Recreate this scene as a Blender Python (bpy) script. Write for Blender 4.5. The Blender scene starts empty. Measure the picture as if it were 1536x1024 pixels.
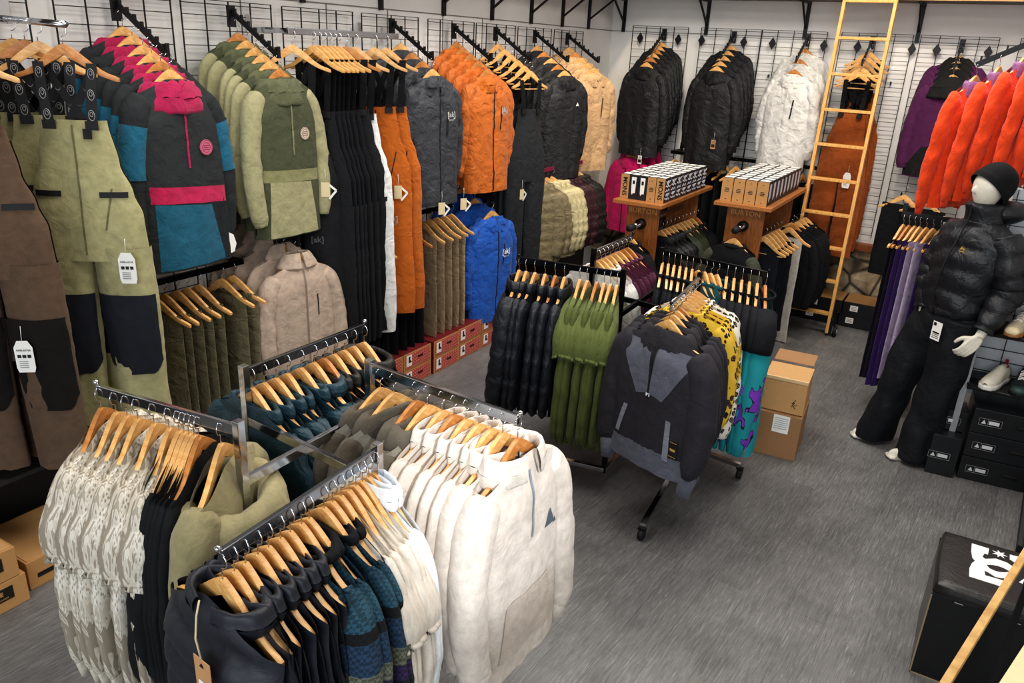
import bpy, bmesh, math, random
from mathutils import Vector, noise, Matrix
random.seed(7)
S = bpy.context.scene
COL = S.collection
PI = math.pi
sin, cos = math.sin, math.cos

# ------------------------------------------------------------------ materials
def lin(h):
    h = h.lstrip('#')
    out = []
    for i in (0, 2, 4):
        c = int(h[i:i+2], 16) / 255
        out.append(c / 12.92 if c <= .04045 else ((c + .055) / 1.055) ** 2.4)
    return (*out, 1)

_M = {}
def nmat(name):
    m = bpy.data.materials.new(name)
    m.use_nodes = True
    nt = m.node_tree
    return m, nt, nt.nodes['Principled BSDF']

def node(nt, t, **k):
    n = nt.nodes.new(t)
    for a, v in k.items():
        if a in n.inputs: n.inputs[a].default_value = v
        else: setattr(n, a, v)
    return n

def mapping(nt, sc=(1, 1, 1)):
    tc = nt.nodes.new('ShaderNodeTexCoord')
    mp = nt.nodes.new('ShaderNodeMapping')
    mp.inputs['Scale'].default_value = sc
    nt.links.new(tc.outputs['Object'], mp.inputs['Vector'])
    return mp.outputs['Vector']

def ramp(nt, fac, stops, interp='LINEAR'):
    r = nt.nodes.new('ShaderNodeValToRGB')
    r.color_ramp.interpolation = interp
    els = r.color_ramp.elements
    while len(els) < len(stops): els.new(.5)
    for e, (p, c) in zip(els, stops):
        e.position = p
        e.color = lin(c) if isinstance(c, str) else (c, c, c, 1)
    nt.links.new(fac, r.inputs['Fac'])
    return r.outputs['Color']

def bump(nt, bs, height, strength=.3, dist=.01):
    b = nt.nodes.new('ShaderNodeBump')
    b.inputs['Strength'].default_value = strength
    b.inputs['Distance'].default_value = dist
    nt.links.new(height, b.inputs['Height'])
    nt.links.new(b.outputs['Normal'], bs.inputs['Normal'])

def fabric(c, rough=.85, crease=.35, scale=26, var=.16, sheen=.15, spec=.25):
    """woven cloth: soft colour drift, creases in the bump"""
    key = ('fab', c, rough, crease, scale, var)
    if key in _M: return _M[key]
    m, nt, bs = nmat('fabric_' + c.strip('#'))
    v = mapping(nt)
    n1 = node(nt, 'ShaderNodeTexNoise', Scale=scale * .35, Detail=4.0, Roughness=.6)
    n1.inputs['Distortion'].default_value = 1.2
    nt.links.new(v, n1.inputs['Vector'])
    n2 = node(nt, 'ShaderNodeTexNoise', Scale=scale, Detail=6.0, Roughness=.65)
    nt.links.new(v, n2.inputs['Vector'])
    base = lin(c)
    lo = tuple(x * (1 - var) for x in base[:3]); hi = tuple(min(1, x * (1 + var)) for x in base[:3])
    r = nt.nodes.new('ShaderNodeValToRGB')
    r.color_ramp.elements[0].position = .3; r.color_ramp.elements[0].color = (*lo, 1)
    r.color_ramp.elements[1].position = .7; r.color_ramp.elements[1].color = (*hi, 1)
    nt.links.new(n2.outputs['Fac'], r.inputs['Fac'])
    nt.links.new(r.outputs['Color'], bs.inputs['Base Color'])
    bs.inputs['Roughness'].default_value = rough
    bs.inputs['Sheen Weight'].default_value = sheen * min(1, max(base[:3]) * 4)
    bs.inputs['Specular IOR Level'].default_value = spec
    bump(nt, bs, n1.outputs['Fac'], crease, .03)
    _M[key] = m
    return m

def plain(c, rough=.5, metal=0.0, name=None, spec=.5):
    key = ('pl', c, rough, metal, spec)
    if key in _M: return _M[key]
    m, nt, bs = nmat(name or 'finish_' + c.strip('#'))
    v = mapping(nt)
    n = node(nt, 'ShaderNodeTexNoise', Scale=40.0, Detail=3.0)
    nt.links.new(v, n.inputs['Vector'])
    b = lin(c)
    r = nt.nodes.new('ShaderNodeValToRGB')
    r.color_ramp.elements[0].color = (*[x * .9 for x in b[:3]], 1)
    r.color_ramp.elements[1].color = (*[min(1, x * 1.07) for x in b[:3]], 1)
    nt.links.new(n.outputs['Fac'], r.inputs['Fac'])
    nt.links.new(r.outputs['Color'], bs.inputs['Base Color'])
    bs.inputs['Roughness'].default_value = rough
    bs.inputs['Metallic'].default_value = metal
    bs.inputs['Specular IOR Level'].default_value = spec
    _M[key] = m
    return m

def wood(a, b, sc=(3, 3, 30), rough=.4, name='wood'):
    key = ('wood', a, b, sc)
    if key in _M: return _M[key]
    m, nt, bs = nmat(name)
    v = mapping(nt, sc)
    n = node(nt, 'ShaderNodeTexNoise', Scale=4.0, Detail=6.0, Roughness=.6)
    n.inputs['Distortion'].default_value = .6
    nt.links.new(v, n.inputs['Vector'])
    nt.links.new(ramp(nt, n.outputs['Fac'], [(.32, a), (.7, b)]), bs.inputs['Base Color'])
    bs.inputs['Roughness'].default_value = rough
    bump(nt, bs, n.outputs['Fac'], .08, .01)
    _M[key] = m
    return m

CHROME = plain('#c9cbd0', .12, 1.0, 'chrome')
STEEL_D = plain('#30333a', .25, 1.0, 'dark_chrome')
BLK_METAL = plain('#141416', .45, .3, 'black_metal')
BLK_MATTE = plain('#131315', .7, 0, 'black_matte')
HANG_W = wood('#c98f4e', '#ecc081', (5, 5, 12), .38, 'hanger_wood')
HANG_D = wood('#a8672f', '#cf9355', (5, 5, 12), .38, 'hanger_wood_dark')
WHITE_P = plain('#eceae4', .6, 0, 'white_card')
KRAFT = plain('#b78a57', .75, 0, 'kraft_card')
KRAFT_TAG = plain('#b98c62', .7, 0, 'kraft_tag')
INK = plain('#1a1815', .6, 0, 'ink')

def camo():
    if 'camo' in _M: return _M['camo']
    m, nt, bs = nmat('reptile_camouflage_fleece')
    v = mapping(nt, (1, 1, .6))
    n = node(nt, 'ShaderNodeTexNoise', Scale=13.0, Detail=2.0, Roughness=.5)
    n.inputs['Distortion'].default_value = 1.6
    nt.links.new(v, n.inputs['Vector'])
    n3 = node(nt, 'ShaderNodeTexNoise', Scale=6.0, Detail=1.0)
    nt.links.new(v, n3.inputs['Vector'])
    vo = node(nt, 'ShaderNodeTexVoronoi', Scale=95.0)
    nt.links.new(v, vo.inputs['Vector'])
    blotch = ramp(nt, n.outputs['Fac'], [(.0, '#948a7a'), (.46, '#948a7a'), (.485, '#c4bbab'), (.57, '#d3ccbf'), (.62, '#a2998a')], 'CONSTANT')
    scales = ramp(nt, vo.outputs['Distance'], [(.25, '#8e8576'), (.5, '#ded8cc')])
    where = ramp(nt, n3.outputs['Fac'], [(.54, 0.0), (.57, .8)])
    mx = node(nt, 'ShaderNodeMixRGB')
    nt.links.new(where, mx.inputs[0]); nt.links.new(blotch, mx.inputs[1]); nt.links.new(scales, mx.inputs[2])
    nt.links.new(mx.outputs[0], bs.inputs['Base Color'])
    bs.inputs['Roughness'].default_value = .9
    bump(nt, bs, n.outputs['Fac'], .2, .02)
    _M['camo'] = m
    return m

def leopard(c, c2='#15120f'):
    key = ('leo', c)
    if key in _M: return _M[key]
    m, nt, bs = nmat('leopard_fleece')
    v = mapping(nt, (1, 1, .8))
    nz = node(nt, 'ShaderNodeTexNoise', Scale=22.0, Detail=2.0)
    nt.links.new(v, nz.inputs['Vector'])
    mixv = node(nt, 'ShaderNodeMixRGB'); mixv.inputs[0].default_value = .03
    nt.links.new(v, mixv.inputs[1]); nt.links.new(nz.outputs['Color'], mixv.inputs[2])
    vo = node(nt, 'ShaderNodeTexVoronoi', Scale=30.0)
    nt.links.new(mixv.outputs[0], vo.inputs['Vector'])
    nt.links.new(ramp(nt, vo.outputs['Distance'], [(0, c2), (.17, '#7a5a1c' if c != '#e6e0d2' else '#8b8478'), (.24, c2), (.4, c)], 'CONSTANT'), bs.inputs['Base Color'])
    bs.inputs['Roughness'].default_value = .95
    _M[key] = m
    return m

def batprint():
    if 'bat' in _M: return _M['bat']
    m, nt, bs = nmat('teal_purple_printed_fleece')
    v = mapping(nt, (1, 1, .8))
    vo = node(nt, 'ShaderNodeTexVoronoi', Scale=8.5, distance='CHEBYCHEV')
    nz = node(nt, 'ShaderNodeTexNoise', Scale=14.0, Detail=1.0)
    nt.links.new(v, nz.inputs['Vector'])
    mixv = node(nt, 'ShaderNodeMixRGB'); mixv.inputs[0].default_value = .1
    nt.links.new(v, mixv.inputs[1]); nt.links.new(nz.outputs['Color'], mixv.inputs[2])
    nt.links.new(mixv.outputs[0], vo.inputs['Vector'])
    nt.links.new(ramp(nt, vo.outputs['Distance'], [(0, '#7a3bb5'), (.34, '#17141f'), (.38, '#1f8f98')], 'CONSTANT'), bs.inputs['Base Color'])
    bs.inputs['Roughness'].default_value = .95
    _M['bat'] = m
    return m

def knit():
    """fair-isle: horizontal bands with small repeats"""
    if 'knit' in _M: return _M['knit']
    m, nt, bs = nmat('fair_isle_knit')
    tc = nt.nodes.new('ShaderNodeTexCoord'); sp = nt.nodes.new('ShaderNodeSeparateXYZ')
    nt.links.new(tc.outputs['Object'], sp.inputs[0])
    mm = node(nt, 'ShaderNodeMath', operation='MULTIPLY_ADD'); mm.inputs[1].default_value = 1.35; mm.inputs[2].default_value = 1.12
    nt.links.new(sp.outputs['Z'], mm.inputs[0])
    stops = [(0, '#1c2530'), (.1, '#5b5a44'), (.18, '#35224e'), (.25, '#7e7a68'), (.31, '#22402f'), (.38, '#6b6a52'), (.45, '#1c2530'), (.5, '#3a2c55'), (.56, '#6d7161'), (.63, '#27415a'), (.74, '#141619'), (.78, '#2b5263'), (.86, '#1f4355'), (.93, '#27566b'), (.955, '#22354a')]
    base = ramp(nt, mm.outputs[0], stops, 'CONSTANT')
    ch = node(nt, 'ShaderNodeTexChecker', Scale=110.0)
    ch.inputs['Color1'].default_value = (.25, .25, .25, 1); ch.inputs['Color2'].default_value = (1, 1, 1, 1)
    nt.links.new(mapping(nt, (1, .4, 1)), ch.inputs['Vector'])
    mx = node(nt, 'ShaderNodeMixRGB', blend_type='MULTIPLY'); mx.inputs[0].default_value = .7
    nt.links.new(base, mx.inputs[1]); nt.links.new(ch.outputs['Color'], mx.inputs[2])
    nt.links.new(mx.outputs[0], bs.inputs['Base Color'])
    bs.inputs['Roughness'].default_value = .95
    _M['knit'] = m
    return m

# ------------------------------------------------------------------ mesh builder
class MB:
    def __init__(s): s.v = []; s.f = []; s.m = []
    def grid(s, fn, nu, nv, mi=0, close=False, flip=False):
        b = len(s.v)
        for j in range(nv + 1):
            for i in range(nu if close else nu + 1):
                s.v.append(tuple(fn(i / nu, j / nv)))
        w = nu if close else nu + 1
        for j in range(nv):
            for i in range(nu):
                a = b + j * w + i; c = b + j * w + (i + 1) % w; d = c + w; e = a + w
                s.f.append((e, d, c, a) if flip else (a, c, d, e)); s.m.append(mi)
        return b
    def box(s, c, d, mi=0, rz=0, taper=1.0):
        b = len(s.v)
        for z in (-1, 1):
            for x, y in ((-1, -1), (1, -1), (1, 1), (-1, 1)):
                k = taper if z < 0 else 1
                X, Y = x * d[0] / 2 * k, y * d[1] / 2 * k
                s.v.append((c[0] + X * cos(rz) - Y * sin(rz), c[1] + X * sin(rz) + Y * cos(rz), c[2] + z * d[2] / 2))
        for q in ((3, 2, 1, 0), (4, 5, 6, 7), (0, 1, 5, 4), (1, 2, 6, 5), (2, 3, 7, 6), (3, 0, 4, 7)):
            s.f.append(tuple(b + i for i in q)); s.m.append(mi)
        return s
    def beam(s, a, b_, w, h, mi=0, up=(0, 0, 1)):
        a, b_ = Vector(a), Vector(b_); t = (b_ - a).normalized(); u = Vector(up)
        r = t.cross(u)
        if r.length < .01: r = t.cross(Vector((0, 1, 0)))
        r.normalize(); u = r.cross(t)
        b = len(s.v)
        for p in (a, b_):
            for x, y in ((-1, -1), (1, -1), (1, 1), (-1, 1)): s.v.append(tuple(p + r * x * w / 2 + u * y * h / 2))
        for q in ((3, 2, 1, 0), (4, 5, 6, 7), (0, 1, 5, 4), (1, 2, 6, 5), (2, 3, 7, 6), (3, 0, 4, 7)):
            s.f.append(tuple(b + i for i in q)); s.m.append(mi)
        return s
    def tube(s, pts, rad, n=8, mi=0, closed=False, cap=True, fn=None):
        """rad: number, or per-point (rx, ry); fn(p, k, ang, outdir) -> p"""
        pts = [Vector(p) for p in pts]; N = len(pts); b = len(s.v)
        ref = Vector((0, 1, 0))
        for k, p in enumerate(pts):
            if closed: t = pts[(k + 1) % N] - pts[k - 1]
            else: t = pts[min(k + 1, N - 1)] - pts[max(k - 1, 0)]
            t.normalize()
            r = ref.cross(t)
            if r.length < .15: r = Vector((1, 0, .2)).cross(t)
            r.normalize(); u = t.cross(r)
            R = rad[k] if isinstance(rad, (list, tuple)) else rad
            rx, ry = R if isinstance(R, (list, tuple)) else (R, R)
            for i in range(n):
                a = 2 * PI * i / n; o = r * cos(a) * rx + u * sin(a) * ry
                q = p + o
                if fn: q = fn(q, k / (N - 1), a, o.normalized())
                s.v.append(tuple(q))
        for k in range(N if closed else N - 1):
            for i in range(n):
                a = b + k * n + i; c = b + k * n + (i + 1) % n
                d = b + ((k + 1) % N) * n + (i + 1) % n; e = b + ((k + 1) % N) * n + i
                s.f.append((a, c, d, e)); s.m.append(mi)
        if cap and not closed:
            s.f.append(tuple(b + i for i in range(n))[::-1]); s.m.append(mi)
            s.f.append(tuple(b + (N - 1) * n + i for i in range(n))); s.m.append(mi)
        return s
    def prism(s, poly, y0, y1, mi=0, z=None):
        """poly in xz extruded along y (z=None), or in xy extruded along z"""
        b = len(s.v); n = len(poly)
        for y in (y0, y1):
            for p in poly: s.v.append((p[0], y, p[1]) if z is None else (p[0], p[1], y))
        s.f.append(tuple(b + i for i in range(n))); s.m.append(mi)
        s.f.append(tuple(b + n + i for i in range(n))[::-1]); s.m.append(mi)
        for i in range(n):
            j = (i + 1) % n
            s.f.append((b + j, b + i, b + n + i, b + n + j)); s.m.append(mi)
        return s
    def ball(s, c, r, n=12, mi=0, fn=None):
        rx, ry, rz = r if isinstance(r, (list, tuple)) else (r, r, r)
        def P(u, v):
            a = u * 2 * PI; h = -PI / 2 + PI * v
            p = Vector((c[0] + rx * cos(a) * cos(h), c[1] + ry * sin(a) * cos(h), c[2] + rz * sin(h)))
            return fn(p) if fn else p
        s.grid(P, n * 2, n, mi, close=True)
        return s
    def mesh(s, name, mats, smooth=True, bevel=0):
        me = bpy.data.meshes.new(name)
        me.from_pydata(s.v, [], s.f)
        for m in (mats if isinstance(mats, (list, tuple)) else [mats]): me.materials.append(m)
        me.polygons.foreach_set('material_index', s.m)
        bm = bmesh.new(); bm.from_mesh(me)
        bmesh.ops.remove_doubles(bm, verts=bm.verts, dist=1e-5)
        bmesh.ops.recalc_face_normals(bm, faces=bm.faces)
        if bevel:
            ed = [e for e in bm.edges if len(e.link_faces) == 2 and e.calc_face_angle(0) > .6]
            bmesh.ops.bevel(bm, geom=ed, offset=bevel, segments=2, affect='EDGES', profile=.7)
        bm.to_mesh(me); bm.free()
        me.polygons.foreach_set('use_smooth', [smooth] * len(me.polygons))
        if smooth and bevel:
            me.set_sharp_from_angle(angle=.7)
        me.update()
        return me

def textmesh(txt, size, mat, extrude=.0004, bold=.0, align='CENTER', spacing=1.0):
    c = bpy.data.curves.new('lettering', 'FONT'); c.body = txt; c.size = size; c.extrude = extrude
    c.align_x = align; c.align_y = 'CENTER'; c.offset = bold; c.space_character = spacing; c.resolution_u = 3
    o = bpy.data.objects.new('tmp_text', c); COL.objects.link(o)
    dg = bpy.context.evaluated_depsgraph_get()
    me = bpy.data.meshes.new_from_object(o.evaluated_get(dg))
    bpy.data.objects.remove(o); bpy.data.curves.remove(c)
    me.materials.clear(); me.materials.append(mat)
    return me

def xform(me, fn):
    for v in me.vertices: v.co = fn(v.co)
    me.update(); return me

# ------------------------------------------------------------------ things
class T:
    """a thing built once: parts share mesh data between its placed copies"""
    def __init__(s, name, cat): s.name = name; s.cat = cat; s.parts = []
    def add(s, pname, me, parent=None, label=None):
        me.name = pname
        s.parts.append((pname, me, parent, label)); return len(s.parts) - 1
    def place(s, loc, rz=0, label='', group=None, rx=0, ry=0, scale=1):
        o = bpy.data.objects.new(s.name, None); COL.objects.link(o)
        o.empty_display_size = .05
        o.location = loc; o.rotation_euler = (math.radians(rx), math.radians(ry), math.radians(rz))
        o.scale = scale if isinstance(scale, (tuple, list)) else (scale,) * 3
        o['label'] = label; o['category'] = s.cat
        if group: o['group'] = group
        made = []
        for pn, me, par, lb in s.parts:
            c = bpy.data.objects.new(pn, me); COL.objects.link(c)
            c.parent = o if par is None else made[par]
            if lb: c['label'] = lb
            made.append(c)
        return o

def single(name, me, label, cat, loc=(0, 0, 0), rz=0, group=None):
    o = bpy.data.objects.new(name, me); COL.objects.link(o)
    o.location = loc; o.rotation_euler = (0, 0, math.radians(rz))
    o['label'] = label; o['category'] = cat
    if group: o['group'] = group
    return o

def struct(name, me, loc=(0, 0, 0)):
    o = bpy.data.objects.new(name, me); COL.objects.link(o); o.location = loc
    o['kind'] = 'structure'; return o

def lerp(a, b, t): return a + (b - a) * t
def clamp(x, a=0., b=1.): return max(a, min(b, x))
def interp(tab, x):
    """tab [(x, y..)] ascending"""
    if x <= tab[0][0]: return tab[0][1]
    for (a, ya), (b, yb) in zip(tab, tab[1:]):
        if x <= b:
            t = (x - a) / (b - a); t = t * t * (3 - 2 * t)
            return lerp(ya, yb, t)
    return tab[-1][1]
def spline(P, t):
    n = len(P) - 1; f = t * n; i = min(int(f), n - 1); u = f - i
    p0, p1, p2, p3 = P[max(i - 1, 0)], P[i], P[i + 1], P[min(i + 2, n)]
    return tuple(.5 * (2 * b + (c - a) * u + (2 * a - 5 * b + 4 * c - d) * u * u + (-a + 3 * b - 3 * c + d) * u ** 3)
                 for a, b, c, d in zip(p0, p1, p2, p3))
def nz(x, y, z): return noise.noise(Vector((x, y, z)))

# ------------------------------------------------------------------ hangers
def make_hanger(name, matw, bar=False, w=.205, drop=.115):
    t = T(name, 'hanger')
    m = MB()
    top, bot = [], []
    for i in range(-14, 15):
        x = w * i / 14; a = abs(x) / w
        zc = -.086 - drop * (.55 * a ** 1.1 + .40 * (.5 - .5 * cos(PI * min(1, a * 1.25))))
        th = lerp(.042, .016, min(1, a * 1.3)) if a < .93 else .011
        top.append((x, zc + th * .55)); bot.append((x, zc - th * .75 + (0 if a > .14 else .012 * (1 - a / .14))))
    m.prism(top + bot[::-1], -.008, .008)
    if bar: m.beam((-w * .86, 0, -.078 - drop - .012), (w * .86, 0, -.078 - drop - .012), .009, .009)
    t.add('shoulder_bar', m.mesh('shoulder_bar', matw, True, .003))
    h = MB()
    pts = [(0, 0, -.075), (0, 0, -.045)]
    for k in range(13):
        a = -PI / 2 + k * PI * 1.35 / 12
        pts.append((.021 * cos(a) * 1, 0, -.018 + .021 * sin(a) + .004))
    h.tube(pts, .0018, 6)
    t.add('hook', h.mesh('hook', CHROME))
    return t

H_WOOD = make_hanger('wooden_hanger', HANG_W)
H_DARK = make_hanger('wooden_hanger', HANG_D)
H_BAR = make_hanger('wooden_hanger', HANG_W, True)

# ------------------------------------------------------------------ upper-body garments
def top_surface(L, wsh, wch, whem, dep, seed, fold, crum, quilt, slope=.42):
    zs = -.165
    zh = -.1 - L
    Wt = [(zh, whem), (zh + .12, whem * 1.0), (zh + L * .5, (whem + wch) / 2), (-.34, wch), (-.19, wsh * .99), (-.1, wsh)]
    def ztop(x):
        ax = abs(x)
        return -.106 - slope * max(0, ax - .05) - max(0, ax - wsh * .97) * .9
    def W(z): return interp(Wt, z)
    def disp(x, z, sd):
        top = clamp((-.12 - z) / .12); low = clamp((-.1 - z) / L)
        f = fold * (nz(x * 9 + seed, sd * 5.1, z * 1.6 + seed) * 1.1 + nz(x * 22 + seed, sd * 3.3, z * 3) * .4) * (.35 + .8 * low) * top
        f += crum * nz(x * 17, z * 17 + seed, sd * 2.2)
        f += crum * .5 * nz(x * 40, z * 40 + seed, sd * 4.2)
        if quilt:
            q = ((z + .02 * nz(x * 6, seed, 1)) / quilt) % 1.0
            f += .030 * (max(0, sin(PI * q)) ** .5) - .013 + .004 * nz(x * 60, z * 18, seed)
        return f
    def front(x, z, sd=-1, off=0.):
        v = clamp((z - zh) / (ztop(x) - zh))
        s = clamp(x / max(W(z), .01), -1, 1)
        prof = (max(0, 1 - abs(s) ** 2.4)) ** .55
        d = dep * prof * clamp((1 - v) / .16) ** .5 * interp([(0, 1.0), (.5, .9), (.8, .85), (1, .5)], v)
        d += disp(x, z, sd) * prof
        return sd * (max(d, .001) + .005 + .028 * max(0, 1 - abs(s) ** 10) + off)
    return front, ztop, W, zh

def cowl(m, r=.085, zc=-.125, hb=.10, hf=.05, th=.022, sag=.05, seed=0., amp=.012, flare=.35, xs=1.2, ys=.8, gap=0, mi=0, peak=0., n=40, ns=14):
    def P(u, v):
        a = (-PI + gap) + u * (2 * PI - 2 * gap)          # 0 = back (+y)
        w = .5 + .5 * cos(a - peak)
        h = lerp(hf, hb, w); b = 2 * PI * v
        rr = r + .03 * w
        sz = sin(b) * h; sr = cos(b) * th * (1 + .8 * w)
        R = rr + sr - flare * sz * .6
        z = zc - sag * w + sz
        k = nz(a * 2.2 + seed, b * 1.3, seed) + .5 * nz(a * 5 + seed, b * 2, seed)
        R += amp * k; z += amp * .7 * nz(a * 3, b + seed, 4)
        return (sin(a) * R * xs, cos(a) * R * ys, z)
    m.grid(P, n, ns, mi, close=False)
    return m

def make_top(name, cat, body, sleeve=None, hoodm=None, L=.70, wsh=.205, wch=.235, whem=.25, dep=.055, sl=.66, sr=.06, spread=.02, swing=0.,
             fold=.016, crum=.003, quilt=0, hood='cowl', hoodk=None, cuff=None, cuffl=.05, hem=None, heml=.06, zipper=None, zlen=1.0,
             panels=(), logos=(), seed=1., neck=None, sleeveless=False, short=False, arm_y=-.02, tag=None, tagx=.12, tagz=None, lining=None, spanel=None, pouch=None, pk=1.0):
    t = T(name, cat)
    front, ztop, W, zh = top_surface(L, wsh, wch, whem, dep, seed, fold, crum, quilt)
    m = MB()
    z1 = zh + (heml if hem else 0)
    def surf(sd, za, zb):
        def P(u, v):
            s = -cos(u * PI)
            zz = za(0) if callable(za) else za
            x = W(lerp(zz, -.165, v)) * s
            lo = zz; hi = ztop(x) if zb is None else zb
            z = lerp(lo, hi, v)
            return (x, front(x, z, sd), z)
        return P
    nv = 40 if quilt else 30
    m.grid(surf(-1, z1, None), 36, nv); m.grid(surf(1, z1, None), 36, nv, flip=True)
    b = t.add('body', m.mesh('body', body))
    if hem:
        h = MB()
        for sd in (-1, 1): h.grid(surf(sd, zh, z1 + .004), 36, 3, flip=sd > 0)
        t.add('hem_band', h.mesh('hem_band', hem))
    if not sleeveless:
        for sx in (-1, 1):
            sm = MB(); ay = arm_y + swing
            if short: pth = [(.15, 0, -.19), (.21, ay * .4, -.28), (.235 + spread, ay, -.40)]
            else: pth = [(.150, .0, -.19), (.208, ay * .3, -.27), (.232 + spread, ay, -.1 - sl * .52), (.236 + spread, ay * 2.2, -.1 - sl * .8), (.228 + spread * .6, ay * 3, -.1 - sl)]
            pth = [(sx * (p[0] + (wsh - .205)), p[1], p[2]) for p in pth]
            K = 30
            pts = [spline(pth, k / K) for k in range(K + 1)]
            tab = [(0, sr * .62), (.10, sr * 1.0), (.24, sr * 1.12), (.6, sr * .98), (.88, sr * .86), (1, sr * .62)] if not short else [(0, sr * 1.1), (1, sr)]
            rad = [(interp(tab, k / K) * .92, interp(tab, k / K)) for k in range(K + 1)]
            def fn(q, kk, a, o, sx=sx):
                d = fold * .8 * nz(a * 1.3 + seed * 3 + sx, kk * 2.5, 3) * kk + crum * 1.6 * nz(q.x * 14, q.z * 15 + seed, a) * 1.2
                d += .006 * max(0, sin(kk * 30 + a)) * clamp(1 - abs(kk - .55) * 4) * (0 if quilt else 1)
                if quilt: d += .014 * (max(0, sin(PI * ((q.z / quilt) % 1))) ** .6) - .006
                return q + o * d
            sm.tube(pts, rad, 16, fn=fn)
            si = t.add('sleeve', sm.mesh('sleeve', sleeve or body))
            if spanel:
                pm = MB(); i0, i1 = int(spanel[1] * K), int(spanel[2] * K)
                pm.tube(pts[i0:i1 + 1], [(r[0] * 1.07, r[1] * 1.07) for r in rad[i0:i1 + 1]], 16, cap=False, fn=lambda q, kk, a, o, sx=sx, i0=i0, i1=i1: fn(q, lerp(i0 / K, i1 / K, kk), a, o))
                t.add('sleeve_panel', pm.mesh('sleeve_panel', spanel[0]), si)
            if cuff and not short:
                cm = MB(); e = Vector(pts[-1]); e2 = Vector(pts[-4]); d = (e - e2).normalized()
                r = rad[-1][0] * 1.02
                cm.tube([e - d * .012, e - d * .004, e + d * cuffl * .5, e + d * cuffl], [r * .9, r * 1.05, r * .9, r * .8], 14)
                t.add('cuff', cm.mesh('cuff', cuff))
    if pouch:
        hm = MB(); pp = [(.02, .0, -.16), (.11, -.01, -.195), (.20, -.012, -.25), (.262, -.012, -.33), (.275, -.012, -.42 * pk)]
        rr = [(.03, .06), (.05, .10), (.052, .125), (.05, .13), (.028, .12)]
        P_ = [spline(pp, k / 20) for k in range(21)]; R_ = [spline(rr, k / 20) for k in range(21)]
        hm.tube(P_, R_, 20, fn=lambda q, kk, a, o: q + o * (.012 * nz(a * 1.5 + seed, kk * 4, seed)))
        hi = t.add('hood', hm.mesh('hood', pouch))
        hm = MB(); hm.tube([(.275 + .034 * cos(a), -.012 + .11 * sin(a), -.42 * pk + .012 * cos(a * 2)) for a in [2 * PI * k / 24 for k in range(24)]], .010, 8, closed=True)
        t.add('hood_rim', hm.mesh('hood_rim', pouch), hi)
    if hood:
        hm = MB(); k = dict(seed=seed)
        k.update({'cowl': dict(hb=.05, hf=.05, zc=-.172, sag=.02, r=.078, th=.02, flare=.5, amp=.014),
                  'drape': dict(hb=.11, hf=.03, zc=-.155, sag=.10, r=.085, th=.026, flare=-.1, amp=.012),
                  'collar': dict(hb=.035, hf=.035, zc=-.10, sag=0, r=.068, th=.009, flare=.2, amp=.004, gap=.12),
                  'crew': dict(hb=.010, hf=.012, zc=-.128, sag=-.012, r=.066, th=.006, flare=.0, amp=.001)}[hood])
        if hoodk: k.update(hoodk)
        cowl(hm, **k)
        nm = {'cowl': 'hood', 'drape': 'hood', 'collar': 'collar', 'crew': 'neckband'}[hood]
        t.add(nm, hm.mesh(nm, hoodm or body))
    def patch(quad, off=.0025, sd=-1, n=10):
        (x0, z0), (x1, zb), (x2, z2), (x3, z3) = quad
        def P(u, v):
            xa, za = lerp(x0, x1, u), lerp(z0, zb, u); xb, z_b = lerp(x3, x2, u), lerp(z3, z2, u)
            x, z = lerp(xa, xb, v), lerp(za, z_b, v)
            return (x, front(x, z, sd, off), z)
        return P
    if zipper:
        zm = MB(); zl = zh + .01 if zlen >= 1 else -.15 - zlen * L
        zm.grid(patch([(-.006, zl), (.006, zl), (.005, -.15), (-.005, -.15)], .004), 1, 30)
        t.add('zipper', zm.mesh('zipper', zipper))
    for pn, quad, mt, sd in panels:
        pm = MB(); pm.grid(patch(quad, .003, sd), 14, 14)
        t.add(pn, pm.mesh(pn, mt))
    for txt, x, z, size, mt in logos:
        me = textmesh(txt, size, mt, 0, size * .02)
        xform(me, lambda c: Vector((c.x + x, front(c.x + x, c.y + z, -1, .0055), c.y + z)))
        t.add('logo', me)
    if neck:
        nm = MB(); nm.grid(lambda u, v: (lerp(-.05, .05, u), .03 - .03 * sin(u * PI) * v, -.105 - v * .07 * (1 - (2 * u - 1) ** 2 * .4)), 8, 4)
        t.add('lining', nm.mesh('lining', neck))
    if tag:
        tz = tagz if tagz is not None else zh - .03
        y = front(tagx, max(tz + .05, zh + .02), -1, .012)
        tm = MB(); tm.box((tagx, y, tz), (.048, .0015, .085), 0)
        ti = t.add('hang_tag', tm.mesh('hang_tag', tag, False))
        lm = MB(); lm.tube([(tagx, y, tz + .04), (tagx + .004, y, tz + .08), (tagx, y + .004, tz + .12)], .001, 4)
        t.add('tag_string', lm.mesh('tag_string', WHITE_P), ti)
        pm = MB(); pm.box((tagx, y - .0012, tz - .012), (.036, .0006, .03), 0)
        for q in range(3): pm.box((tagx, y - .0012, tz + .012 + q * .009), (.034, .0006, .003), 0)
        t.add('print', pm.mesh('print', INK if tag is not INK else WHITE_P, False), ti)
    return t

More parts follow.
